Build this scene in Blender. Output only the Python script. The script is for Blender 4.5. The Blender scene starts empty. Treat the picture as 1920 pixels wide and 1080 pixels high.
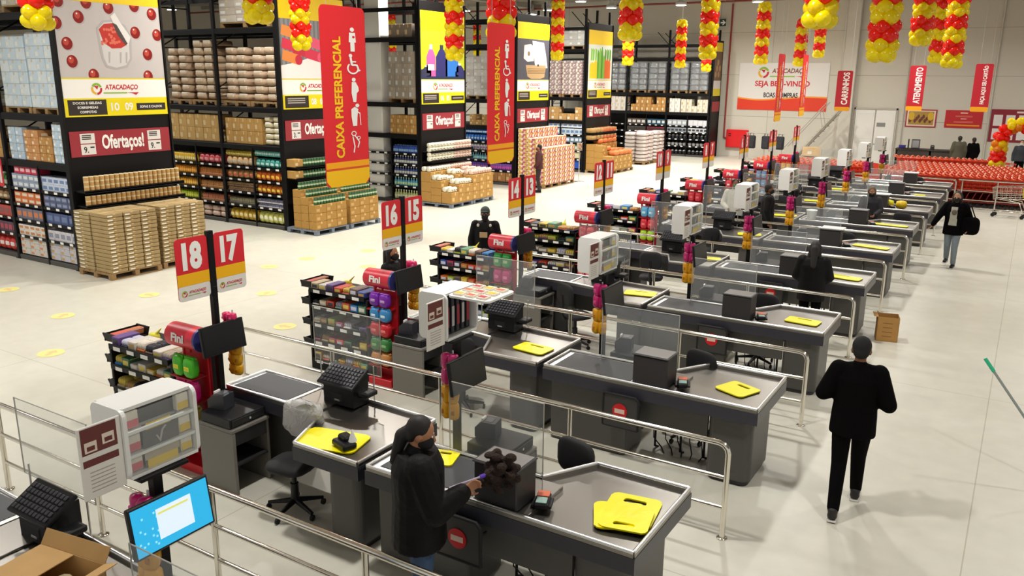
import bpy, math, random
from mathutils import Vector, Matrix
random.seed(7)
sc = bpy.context.scene
COL = sc.collection
PI = math.pi

# ---------------------------------------------------------------- camera, world, lights, exposure
cam_d = bpy.data.cameras.new('camera')
cam = bpy.data.objects.new('camera', cam_d)
COL.objects.link(cam)
sc.camera = cam
cam_d.sensor_width = 36.0
cam_d.lens = 1545.094 * 36.0 / 1920.0
cam_d.clip_start, cam_d.clip_end = 0.05, 200
_yaw, _pit, _rol = -0.5544288, 0.2504739, 0.0089823
_f = Vector((math.sin(_yaw) * math.cos(_pit), math.cos(_yaw) * math.cos(_pit), -math.sin(_pit)))
_r = Vector((math.cos(_yaw), -math.sin(_yaw), 0))
_u = _r.cross(_f)
_R = _r * math.cos(_rol) + _u * math.sin(_rol)
_U = _u * math.cos(_rol) - _r * math.sin(_rol)
cam.matrix_world = Matrix(((_R.x, _U.x, -_f.x, 0), (_R.y, _U.y, -_f.y, 0), (_R.z, _U.z, -_f.z, 4.06635), (0, 0, 0, 1)))

vs = sc.view_settings
sc.display_settings.display_device = 'sRGB'
vs.view_transform = 'Standard'
vs.look = 'None'
vs.exposure = 0.22
vs.gamma = 1.0
vs.use_curve_mapping = False
sc.cycles.use_denoising = True
sc.cycles.max_bounces = 6
sc.cycles.diffuse_bounces = 3
sc.cycles.glossy_bounces = 3
sc.cycles.transmission_bounces = 4
sc.cycles.transparent_max_bounces = 12
sc.cycles.caustics_reflective = False
sc.cycles.caustics_refractive = False
sc.cycles.sample_clamp_indirect = 6

wd = bpy.data.worlds.new('world')
sc.world = wd
wd.use_nodes = True
wd.node_tree.nodes['Background'].inputs[0].default_value = (1.0, 0.975, 0.93, 1)
wd.node_tree.nodes['Background'].inputs[1].default_value = 0.48

# real lamp light of the ceiling high bays: (x, y, watts)
LAMP_Z = 7.62
LAMPS = []
for iy, y in enumerate((5.5, 13.5, 21.5, 29.5, 37.6)):
    for x in (-31.0, -23.6, -15.9, -11.9, -4.5, 2.5):
        w = {-31.0: 230, -23.6: 240, -15.9: 260, -11.9: 270, -4.5: 185, 2.5: 130}[x] * ((.62, .85, 1.1, 1.25, 1.4) if x < -6 else (1.0, 1.0, 1.1, 1.2, 1.35))[iy]
        LAMPS.append((x, y, w))
LIGHT_COL = (1.0, 0.98, 0.93)

# ---------------------------------------------------------------- materials
MATS = {}
def M(name, col, rough=0.55, metal=0.0, emit=None, es=1.0, alpha=1.0, spec=0.5, noise=None, bump=None, coat=0.0):
    if name in MATS: return MATS[name]
    m = bpy.data.materials.new(name)
    m.use_nodes = True
    nt = m.node_tree
    b = nt.nodes['Principled BSDF']
    c = (col[0], col[1], col[2], 1)
    b.inputs['Base Color'].default_value = c
    b.inputs['Roughness'].default_value = rough
    b.inputs['Metallic'].default_value = metal
    b.inputs['Specular IOR Level'].default_value = spec
    b.inputs['Alpha'].default_value = alpha
    if coat: b.inputs['Coat Weight'].default_value = coat
    if emit:
        b.inputs['Emission Color'].default_value = (emit[0], emit[1], emit[2], 1)
        b.inputs['Emission Strength'].default_value = es
    if noise or bump:
        tc = nt.nodes.new('ShaderNodeTexCoord')
    if noise:
        sca, amt = noise
        n = nt.nodes.new('ShaderNodeTexNoise')
        n.inputs['Scale'].default_value = sca
        n.inputs['Detail'].default_value = 5
        nt.links.new(tc.outputs['Object'], n.inputs['Vector'])
        mx = nt.nodes.new('ShaderNodeMix'); mx.data_type = 'RGBA'
        mx.inputs['A'].default_value = tuple(v * (1 - amt) for v in col) + (1,)
        mx.inputs['B'].default_value = tuple(min(1, v * (1 + amt)) for v in col) + (1,)
        nt.links.new(n.outputs['Fac'], mx.inputs['Factor'])
        nt.links.new(mx.outputs['Result'], b.inputs['Base Color'])
    if bump:
        sca, amt = bump
        n2 = nt.nodes.new('ShaderNodeTexNoise')
        n2.inputs['Scale'].default_value = sca
        n2.inputs['Detail'].default_value = 3
        nt.links.new(tc.outputs['Object'], n2.inputs['Vector'])
        bp = nt.nodes.new('ShaderNodeBump')
        bp.inputs['Strength'].default_value = amt
        bp.inputs['Distance'].default_value = 0.02
        nt.links.new(n2.outputs['Fac'], bp.inputs['Height'])
        nt.links.new(bp.outputs['Normal'], b.inputs['Normal'])
    MATS[name] = m
    return m

def S(h):   # sRGB hex -> linear
    v = [int(h[i:i + 2], 16) / 255 for i in (0, 2, 4)]
    return tuple(x / 12.92 if x <= .04045 else ((x + .055) / 1.055) ** 2.4 for x in v)
def P(h, rough=0.5, **k):   # a plain painted or printed surface of one colour
    return M('c_' + h + '_%d' % int(rough * 100) + ''.join(sorted(k)), S(h), rough, **k)

def film(name, alpha, rough=0.12, col=(0.9, 0.93, 0.95), bump=0):
    if name in MATS: return MATS[name]
    m = bpy.data.materials.new(name); m.use_nodes = True
    nt = m.node_tree; out = nt.nodes['Material Output']
    g = nt.nodes['Principled BSDF']
    g.inputs['Base Color'].default_value = col + (1,); g.inputs['Roughness'].default_value = rough
    t = nt.nodes.new('ShaderNodeBsdfTransparent')
    t.inputs[0].default_value = (0.97, 0.98, 0.975, 1)
    mx = nt.nodes.new('ShaderNodeMixShader')
    mx.inputs[0].default_value = alpha
    nt.links.new(t.outputs[0], mx.inputs[1]); nt.links.new(g.outputs[0], mx.inputs[2])
    nt.links.new(mx.outputs[0], out.inputs[0])
    if bump:
        tc = nt.nodes.new('ShaderNodeTexCoord'); n = nt.nodes.new('ShaderNodeTexNoise')
        n.inputs['Scale'].default_value = 5; n.inputs['Detail'].default_value = 4; n.inputs['Distortion'].default_value = 1.5
        nt.links.new(tc.outputs['Object'], n.inputs['Vector'])
        b = nt.nodes.new('ShaderNodeBump'); b.inputs['Strength'].default_value = bump; b.inputs['Distance'].default_value = .08
        nt.links.new(n.outputs['Fac'], b.inputs['Height']); nt.links.new(b.outputs['Normal'], g.inputs['Normal'])
    MATS[name] = m
    return m

BLK = M('black_paint', S('0d0b0c'), 0.5, spec=.25)
BLKP = M('black_plastic', S('141417'), 0.4, spec=.35)
DRK = M('dark_grey_plastic', S('2f3036'), 0.45)
GREY = M('grey_laminate', S('4b4946'), 0.42, noise=(3, .06))
GRYL = M('grey_light_laminate', S('77736c'), 0.4)
BAND = M('dark_blue_bumper', S('36353e'), 0.35)
STEEL = M('brushed_steel', (0.33, 0.31, 0.285), 0.33, 1.0, bump=(2.5, 0.04))
CHROME = M('chrome_rail', (0.80, 0.76, 0.68), 0.16, 1.0)
ALU = M('aluminium_trim', (0.86, 0.86, 0.86), 0.3, 1.0)
BELT = M('conveyor_belt', S('3a3c40'), 0.5, noise=(40, .1))
WHT = M('white_enamel', S('f0efec'), 0.4)
def printed(ca, cb):      # cream carton printed all over with two colours of round motifs
    k = 'print_' + ca + cb
    if k in MATS: return MATS[k]
    m = M(k, S('eadcc4'), .55); nt = m.node_tree; L = nt.links.new
    tc = nt.nodes.new('ShaderNodeTexCoord'); v = nt.nodes.new('ShaderNodeTexVoronoi'); v.inputs['Scale'].default_value = 11
    L(tc.outputs['Object'], v.inputs['Vector'])
    sp = nt.nodes.new('ShaderNodeSeparateColor'); L(v.outputs['Color'], sp.inputs[0])
    r = nt.nodes.new('ShaderNodeValToRGB'); r.color_ramp.interpolation = 'CONSTANT'
    r.color_ramp.elements[0].color = S(ca) + (1,); r.color_ramp.elements[1].position = .35; r.color_ramp.elements[1].color = S('eadcc4') + (1,)
    q = r.color_ramp.elements.new(.62); q.color = S(cb) + (1,); q = r.color_ramp.elements.new(.8); q.color = S('f0e6d4') + (1,)
    L(sp.outputs[0], r.inputs[0]); L(r.outputs[0], nt.nodes['Principled BSDF'].inputs['Base Color'])
    return m
RED = M('sign_red', S('d3202c'), 0.4)
YEL = M('sign_yellow', S('f2ac10'), 0.4)
WHP = M('white_print', S('f6f4ee'), 0.5)
CARD = M('brown_cardboard', S('b98a4c'), 0.8, noise=(6, .12))
CARD2 = M('brown_cardboard_pale', S('c9a066'), 0.8, noise=(6, .12))
TAPE = M('packing_tape', S('d8b67c'), 0.35)
WOOD = M('pallet_wood', S('9a7a50'), 0.8, noise=(9, .2))
BAGY = M('yellow_bag_plastic', S('fff000'), 0.38, bump=(9, .25))
ACR = film('clear_acrylic', 0.10, 0.05)
WRAP = film('stretch_wrap', 0.20, 0.14, bump=.9)
RUB = M('black_rubber', S('111113'), 0.7)

# ---------------------------------------------------------------- mesh building
def rrect(x0, x1, y0, y1, r, n=5):
    r = min(r, (x1 - x0) / 2 - 1e-4, (y1 - y0) / 2 - 1e-4)
    o = []
    for cx, cy, a in ((x1 - r, y1 - r, 0), (x0 + r, y1 - r, 90), (x0 + r, y0 + r, 180), (x1 - r, y0 + r, 270)):
        for i in range(n + 1):
            t = math.radians(a + 90 * i / n)
            o.append((cx + r * math.cos(t), cy + r * math.sin(t)))
    return o
def circ(cx, cy, r, n=20, ry=None):
    ry = r if ry is None else ry
    return [(cx + r * math.cos(2 * PI * i / n), cy + ry * math.sin(2 * PI * i / n)) for i in range(n)]

class G:
    def __init__(s):
        s.v = []; s.f = []; s.m = []; s.s = []
    def add(s, vs_, fs, m=0, smooth=False):
        o = len(s.v)
        s.v += [tuple(p) for p in vs_]
        for f in fs:
            s.f.append([i + o for i in f]); s.m.append(m); s.s.append(smooth)
        return s
    def box(s, x0, x1, y0, y1, z0, z1, c=0.0, m=0):
        c = min(c, (x1 - x0) * .45, (y1 - y0) * .45, (z1 - z0) * .45)
        if c <= 0:
            v = [(x, y, z) for x in (x0, x1) for y in (y0, y1) for z in (z0, z1)]
            return s.add(v, [(0, 1, 3, 2), (4, 6, 7, 5), (0, 4, 5, 1), (2, 3, 7, 6), (0, 2, 6, 4), (1, 5, 7, 3)], m)
        v = []; idx = {}
        X = (x0, x1); Y = (y0, y1); Z = (z0, z1)
        for i in (0, 1):
            for j in (0, 1):
                for k in (0, 1):
                    sx, sy, sz = (c if i == 0 else -c), (c if j == 0 else -c), (c if k == 0 else -c)
                    idx[(i, j, k)] = len(v)
                    v += [(X[i], Y[j] + sy, Z[k] + sz), (X[i] + sx, Y[j], Z[k] + sz), (X[i] + sx, Y[j] + sy, Z[k])]
        q = lambda i, j, k, a: idx[(i, j, k)] + a
        f = [(q(0, 0, 0, 0), q(0, 0, 1, 0), q(0, 1, 1, 0), q(0, 1, 0, 0)), (q(1, 0, 0, 0), q(1, 1, 0, 0), q(1, 1, 1, 0), q(1, 0, 1, 0)),
             (q(0, 0, 0, 1), q(1, 0, 0, 1), q(1, 0, 1, 1), q(0, 0, 1, 1)), (q(0, 1, 0, 1), q(0, 1, 1, 1), q(1, 1, 1, 1), q(1, 1, 0, 1)),
             (q(0, 0, 0, 2), q(0, 1, 0, 2), q(1, 1, 0, 2), q(1, 0, 0, 2)), (q(0, 0, 1, 2), q(1, 0, 1, 2), q(1, 1, 1, 2), q(0, 1, 1, 2))]
        for i in (0, 1):
            for j in (0, 1):
                f.append((q(i, j, 0, 0), q(i, j, 1, 0), q(i, j, 1, 1), q(i, j, 0, 1)))
                f.append((q(i, 0, j, 0), q(i, 1, j, 0), q(i, 1, j, 2), q(i, 0, j, 2)))
                f.append((q(0, i, j, 1), q(1, i, j, 1), q(1, i, j, 2), q(0, i, j, 2)))
                for k in (0, 1):
                    f.append((q(i, j, k, 0), q(i, j, k, 1), q(i, j, k, 2)))
        # outward orientation
        cx, cy, cz = (x0 + x1) / 2, (y0 + y1) / 2, (z0 + z1) / 2
        g = []
        for t in f:
            a, b, d = (Vector(v[t[0]]), Vector(v[t[1]]), Vector(v[t[2]]))
            nrm = (b - a).cross(d - a)
            mid = sum((Vector(v[i]) for i in t), Vector()) / len(t) - Vector((cx, cy, cz))
            g.append(t if nrm.dot(mid) >= 0 else tuple(reversed(t)))
        return s.add(v, g, m)
    def tube(s, pts, r, n=8, m=0, caps=True, smooth=True):
        pts = [Vector(p) for p in pts]
        rs = r if isinstance(r, (list, tuple)) else [r] * len(pts)
        v = []; f = []
        ref = None
        for i, p in enumerate(pts):
            d0 = (p - pts[i - 1]).normalized() if i else None
            d1 = (pts[i + 1] - p).normalized() if i < len(pts) - 1 else None
            t = ((d0 or d1) + (d1 or d0))
            t = t.normalized() if t.length > 1e-6 else (d0 or d1)
            if ref is None:
                ref = Vector((0, 0, 1)) if abs(t.z) < .9 else Vector((1, 0, 0))
            a = (ref - t * ref.dot(t)).normalized(); b = t.cross(a); ref = a
            k = 1.0
            if d0 and d1: k = 1 / max(.5, math.sqrt((1 + d0.dot(d1)) / 2))
            for j in range(n):
                an = 2 * PI * j / n
                v.append(p + (a * math.cos(an) + b * math.sin(an)) * rs[i] * (k if n > 4 else k))
        for i in range(len(pts) - 1):
            for j in range(n):
                f.append((i * n + j, i * n + (j + 1) % n, (i + 1) * n + (j + 1) % n, (i + 1) * n + j))
        s.add(v, f, m, smooth)
        if caps:
            o = len(v)
            s.add(v[:n], [tuple(reversed(range(n)))], m); s.add(v[-n:], [tuple(range(n))], m)
        return s
    def cyl(s, p, q, r, n=12, m=0, r2=None, smooth=True):
        return s.tube([p, q], [r, r if r2 is None else r2], n, m, True, smooth)
    def lathe(s, prof, n=14, m=0, c=(0, 0, 0), smooth=True):
        v = []; f = []
        for (r, z) in prof:
            for j in range(n):
                a = 2 * PI * j / n
                v.append((c[0] + r * math.cos(a), c[1] + r * math.sin(a), c[2] + z))
        for i in range(len(prof) - 1):
            for j in range(n):
                f.append((i * n + j, i * n + (j + 1) % n, (i + 1) * n + (j + 1) % n, (i + 1) * n + j))
        s.add(v, f, m, smooth)
        s.add(v[:n], [tuple(reversed(range(n)))], m); s.add(v[-n:], [tuple(range(n))], m)
        return s
    def ell(s, c, r, n=14, k=9, m=0, e=1.0, rot=None, smooth=True):
        if not isinstance(r, (tuple, list)): r = (r, r, r)
        v = []; f = []
        pw = lambda x: math.copysign(abs(x) ** e, x)
        for i in range(k + 1):
            th = PI * i / k - PI / 2
            for j in range(n):
                a = 2 * PI * j / n
                p = Vector((r[0] * pw(math.cos(th)) * pw(math.cos(a)), r[1] * pw(math.cos(th)) * pw(math.sin(a)), r[2] * pw(math.sin(th))))
                if rot is not None: p = rot @ p
                v.append((c[0] + p.x, c[1] + p.y, c[2] + p.z))
        for i in range(k):
            for j in range(n):
                f.append((i * n + j, i * n + (j + 1) % n, (i + 1) * n + (j + 1) % n, (i + 1) * n + j))
        return s.add(v, f, m, smooth)
    def poly(s, pts, z=0.0, m=0):
        return s.add([(x, y, z) for x, y in pts], [tuple(range(len(pts)))], m)
    def prism(s, pts, a0, a1, axis='z', m=0, smooth=False):
        n = len(pts)
        mp = {'z': lambda x, y, t: (x, y, t), 'x': lambda x, y, t: (t, x, y), 'y': lambda x, y, t: (x, t, y)}[axis]
        v = [mp(x, y, a0) for x, y in pts] + [mp(x, y, a1) for x, y in pts]
        fl = axis == 'y'
        area = sum(pts[i][0] * pts[(i + 1) % n][1] - pts[(i + 1) % n][0] * pts[i][1] for i in range(n))
        inv = (area < 0) != fl
        R = (lambda t: tuple(reversed(t))) if inv else tuple
        s.add(v, [R((i, (i + 1) % n, n + (i + 1) % n, n + i)) for i in range(n)], m, smooth)
        s.add(v, [R(tuple(reversed(range(n)))), R(tuple(range(n, 2 * n)))], m)
        return s
    def mesh(s, name, mats):
        me = bpy.data.meshes.new(name)
        me.from_pydata(s.v, [], s.f)
        for m in (mats if isinstance(mats, (list, tuple)) else [mats]): me.materials.append(m)
        me.polygons.foreach_set('material_index', s.m)
        me.polygons.foreach_set('use_smooth', s.s)
        me.update()
        return me
    def obj(s, name, mats, parent=None, loc=None, rot=None):
        return put(name, s.mesh(name, mats), parent, loc, rot)

def put(name, me, parent=None, loc=None, rot=None):
    o = bpy.data.objects.new(name, me)
    COL.objects.link(o)
    if parent: o.parent = parent
    if loc is not None: o.location = loc
    if rot is not None: o.rotation_euler = rot if isinstance(rot, (tuple, list)) else (0, 0, rot)
    return o
def tag(o, label, cat, group=None, kind=None):
    o['label'] = label; o['category'] = cat
    if group: o['group'] = group
    if kind: o['kind'] = kind
    return o
def thing(name, label, cat, loc=(0, 0, 0), rot=0, group=None):
    return tag(put(name, None, None, loc, rot), label, cat, group)
def struct(o):
    o['kind'] = 'structure'
    return o
def kids(o): return [c for c in COL.objects if c.parent is o]
KID = {}
def dup(root, loc, label, rot=None, group=None, cat=None):
    """a copy of a thing with copies of its parts and sub-parts"""
    if root.name not in KID:
        KID[root.name] = [(c, list(c.children)) for c in root.children]
    r = root.copy(); COL.objects.link(r); r.location = loc; r['label'] = label
    if rot is not None: r.rotation_euler = (0, 0, rot)
    if group: r['group'] = group
    for c, gs in KID[root.name]:
        d = c.copy(); COL.objects.link(d); d.parent = r
        for g in gs:
            e = g.copy(); COL.objects.link(e); e.parent = d
    return r

# ---------------------------------------------------------------- lettering
_TXT = {}
def text_mesh(s, bold=0.02, spacing=1.0):
    k = (s, bold, spacing)
    if k in _TXT: return _TXT[k]
    cu = bpy.data.curves.new('lettering', 'FONT')
    cu.body = s; cu.align_x = 'CENTER'; cu.align_y = 'CENTER'; cu.size = 1.0
    cu.offset = bold; cu.space_character = spacing; cu.resolution_u = 3
    o = bpy.data.objects.new('lettering_tmp', cu); COL.objects.link(o)
    bpy.context.view_layer.update()
    me = bpy.data.meshes.new_from_object(o.evaluated_get(bpy.context.evaluated_depsgraph_get()))
    bpy.data.objects.remove(o)
    xs = [v.co.x for v in me.vertices]; ys = [v.co.y for v in me.vertices]
    _TXT[k] = (me, min(xs), max(xs), min(ys), max(ys))
    return _TXT[k]
def text(s, cx, cy, w, h, mat, parent, z=0.004, bold=0.02, rot=0, name='lettering', shear=0.0):
    """lettering centred at (cx, cy) in the parent's XY plane, w wide and h high before turning"""
    me, x0, x1, y0, y1 = text_mesh(s, bold)
    me = me.copy()
    sx, sy = w / max(1e-6, x1 - x0), h / max(1e-6, y1 - y0)
    for v in me.vertices:
        x = (v.co.x - (x0 + x1) / 2) * sx; y = (v.co.y - (y0 + y1) / 2) * sy
        v.co = (x + shear * y, y, 0)
    me.materials.clear(); me.materials.append(mat)
    return put(name, me, parent, (cx, cy, z), (0, 0, rot))
UP_MY = (PI / 2, 0, 0)            # sign plane facing -Y : local x = +X, local y = up
UP_PX = (PI / 2, 0, PI / 2)       # sign plane facing +X : local x = +Y, local y = up
def arc(cx, cy, r0, r1, a0, a1, n=16):
    o = []
    for i in range(n + 1):
        a = math.radians(a0 + (a1 - a0) * i / n); o.append((cx + r1 * math.cos(a), cy + r1 * math.sin(a)))
    for i in range(n + 1):
        a = math.radians(a1 + (a0 - a1) * i / n); o.append((cx + r0 * math.cos(a), cy + r0 * math.sin(a)))
    return o
def seg(x0, y0, x1, y1, w):
    d = Vector((x1 - x0, y1 - y0)); n = Vector((-d.y, d.x)).normalized() * w / 2
    return [(x0 + n.x, y0 + n.y), (x1 + n.x, y1 + n.y), (x1 - n.x, y1 - n.y), (x0 - n.x, y0 - n.y)]
LOGOR = P('c8202c'); LOGOG = P('8cb82e'); LOGOY = P('e8b020')
def logo(parent, cx, cy, w, z=0.004, name='logo', col=None):
    """the store's ring mark, its name and the swoosh below, w wide"""
    h = w * .22
    g = G()
    r = h * .48
    x0 = cx - w / 2 + r
    g.poly(arc(x0, cy, r * .62, r, 20, 150, 10), z, 1)
    g.poly(arc(x0, cy, r * .62, r, 160, 260, 8), z, 2)
    g.poly(arc(x0, cy, r * .62, r, 270, 370, 8), z, 0)
    g.poly([(x0 - r * .5, cy + r * .5), (x0 + r * .35, cy + r * .5), (x0 + r * .1, cy - r * .1), (x0 - r * .15, cy + r * .15)], z + .0006, 0)
    g.poly(seg(cx - w * .27, cy - h * .33, cx + w * .2, cy - h * .33, h * .1), z, 1)
    g.poly([(cx + w * .2, cy - h * .3), (cx + w * .44, cy - h * .3), (cx + w * .38, cy - h * .52), (cx + w * .3, cy - h * .36)], z, 0)
    g.obj(name, [LOGOR, LOGOG, LOGOY], parent)
    text('ATACADAÇO', cx + w * .1, cy + h * .1, w * .66, h * .5, col or LOGOR, parent, z, .03, name='lettering', shear=.12)
# ================================================================ the setting
def floor_mat():
    m = bpy.data.materials.new('polished_concrete'); m.use_nodes = True
    nt = m.node_tree; b = nt.nodes['Principled BSDF']; L = nt.links.new
    tc = nt.nodes.new('ShaderNodeTexCoord')
    def noise(scale, det, dis=0.0):
        n = nt.nodes.new('ShaderNodeTexNoise'); n.inputs['Scale'].default_value = scale
        n.inputs['Detail'].default_value = det; n.inputs['Distortion'].default_value = dis
        L(tc.outputs['Object'], n.inputs['Vector']); return n
    n1, n2 = noise(.35, 6, .6), noise(4.0, 5)
    mx = nt.nodes.new('ShaderNodeMix'); mx.data_type = 'RGBA'
    mx.inputs['A'].default_value = S('d2cdbc') + (1,); mx.inputs['B'].default_value = S('e6e3d6') + (1,)
    L(n1.outputs['Fac'], mx.inputs['Factor'])
    m2 = nt.nodes.new('ShaderNodeMix'); m2.data_type = 'RGBA'; m2.blend_type = 'MULTIPLY'
    m2.inputs['Factor'].default_value = .18
    L(mx.outputs['Result'], m2.inputs['A']); L(n2.outputs['Fac'], m2.inputs['B'])
    br = nt.nodes.new('ShaderNodeTexBrick')       # saw-cut joints of the slab
    br.offset = 0.0; br.inputs['Scale'].default_value = 1.0
    br.inputs['Brick Width'].default_value = 6.0; br.inputs['Row Height'].default_value = 6.0
    br.inputs['Mortar Size'].default_value = .006
    br.inputs['Color1'].default_value = br.inputs['Color2'].default_value = (1, 1, 1, 1)
    br.inputs['Mortar'].default_value = (.72, .7, .66, 1)
    L(tc.outputs['Object'], br.inputs['Vector'])
    m3 = nt.nodes.new('ShaderNodeMix'); m3.data_type = 'RGBA'; m3.blend_type = 'MULTIPLY'; m3.inputs['Factor'].default_value = 1
    L(m2.outputs['Result'], m3.inputs['A']); L(br.outputs['Color'], m3.inputs['B'])
    L(m3.outputs['Result'], b.inputs['Base Color'])
    mr = nt.nodes.new('ShaderNodeMapRange')
    mr.inputs['To Min'].default_value = .26; mr.inputs['To Max'].default_value = .46
    L(n1.outputs['Fac'], mr.inputs['Value']); L(mr.outputs['Result'], b.inputs['Roughness'])
    b.inputs['Specular IOR Level'].default_value = .45
    return m
def panel_mat():
    m = bpy.data.materials.new('precast_wall_panels'); m.use_nodes = True
    nt = m.node_tree; b = nt.nodes['Principled BSDF']; L = nt.links.new
    tc = nt.nodes.new('ShaderNodeTexCoord'); br = nt.nodes.new('ShaderNodeTexBrick')
    br.offset = 0; br.inputs['Scale'].default_value = 1
    br.inputs['Brick Width'].default_value = 12.0; br.inputs['Row Height'].default_value = 2.15; br.inputs['Mortar Size'].default_value = .014
    br.inputs['Color1'].default_value = S('d2cdc0') + (1,); br.inputs['Color2'].default_value = S('cfcabd') + (1,)
    br.inputs['Mortar'].default_value = S('aca69a') + (1,)
    mp = nt.nodes.new('ShaderNodeMapping'); mp.inputs['Rotation'].default_value = (PI / 2, 0, 0)
    L(tc.outputs['Object'], mp.inputs['Vector']); L(mp.outputs['Vector'], br.inputs['Vector'])
    L(br.outputs['Color'], b.inputs['Base Color']); b.inputs['Roughness'].default_value = .75
    return m
g = G(); g.box(-48, 22, -3, 45.2, -.2, 0)
struct(g.obj('floor', floor_mat()))
g = G(); g.box(-48, 22, 44.85, 45.2, 0, 8.6)
struct(g.obj('wall_back', panel_mat()))
g = G(); g.box(-48.3, -48, -3, 45.2, 0, 8.6)
struct(g.obj('wall_left', P('b5afa2', .8)))
g = G()
g.box(-48, 22, -3, 45.2, 8.45, 8.6)
for i in range(24): g.box(-48, 22, -2 + i * 2, -1.88 + i * 2, 8.25, 8.45)
struct(g.obj('ceiling', P('a8a297', .8)))
g = G()                                                           # wall pillars
for x in (-20.3, -8.1, 4.1):
    o = G().box(x - .3, x + .3, 44.5, 44.86, 0, 8.45, .02).obj('pillar', P('d0cbbf', .75)); struct(o)
o = G().box(-18.93, -18.28, 21.29, 21.76, 0, 8.45, .03).obj('pillar', P('f2f0ea', .6)); struct(o)
o = G().box(-7.1, -1.5, 44.8, 44.86, 0, .06).obj('trim_1', P('9a948a')); struct(o)
for i, y in enumerate((43.9, 37.0, 30.0, 23.0)):                  # roof pipes and beams
    o = G().tube([(-48, y, 7.95), (22, y, 7.95)], .05, 8).obj('roof_pipe', P('8a3f34', .5))
    tag(o, ['rust red sprinkler pipe under the ceiling beside the back wall', 'rust red sprinkler pipe under the ceiling, second from the back wall',
            'rust red sprinkler pipe under the ceiling, third from the back wall', 'rust red sprinkler pipe under the ceiling, fourth from the back wall'][i], 'pipe')
for i, x in enumerate((-38, -26, -14, -2, 10)):
    o = G().box(x - .12, x + .12, -3, 44.85, 7.98, 8.25).obj('beam', P('9a948a', .7)); struct(o)

# ---------------------------------------------------------------- high bay lamps
lamp0 = None
def lamp(x, y, label, watts=0):
    global lamp0
    if lamp0 is None:
        lamp0 = thing('high_bay_lamp', label, 'ceiling lamp', (x, y, 0), 0, 'high bay lamps')
        z = LAMP_Z + .03
        G().lathe([(.02, .52), (.08, .5), (.1, .3), (.12, .22), (.27, .14), (.29, 0), (.0, .012)], 18, 0, (0, 0, z)).obj('lamp_housing', P('c8c8c8', .4), lamp0)
        G().lathe([(.0, .0), (.25, .0), (.25, -.012), (.0, -.012)], 18, 0, (0, 0, z)).obj('diffuser', M('lamp_glow', (1, 1, 1), emit=(1, .97, .9), es=14), lamp0)
        G().tube([(0, 0, z + .5), (0, 0, 8.47)], .008, 5).obj('hanger', DRK, lamp0)
        r = lamp0
    else:
        r = dup(lamp0, (x, y, 0), label, group='high bay lamps')
    return r
LB = 'round high bay lamp hanging from the ceiling'
n = 0
VIS = [(-32.5, 39.1), (-19.5, 37.6), (-19.8, 41.7), (-12.0, 37.6), (-12.0, 41.5), (-25.9, 43.8), (-8, 41.5), (-23.6, 41.6), (-28, 40)]
for (x, y, w) in LAMPS:
    lamp(x, y, LB)
    ld = bpy.data.lights.new('high_bay_light', 'AREA'); ld.shape = 'DISK'; ld.size = .5
    ld.energy = w; ld.color = LIGHT_COL; ld.spread = math.radians(160)
    lo = bpy.data.objects.new('high_bay_light', ld); COL.objects.link(lo)
    lo.location = (x, y, LAMP_Z)
have = {(round(a), round(b)) for a, b, _ in LAMPS}
for x, y in VIS + [(-15.9, 41.6), (-43, 32)]:
    if (round(x), round(y)) not in have: lamp(x, y, LB)

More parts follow.
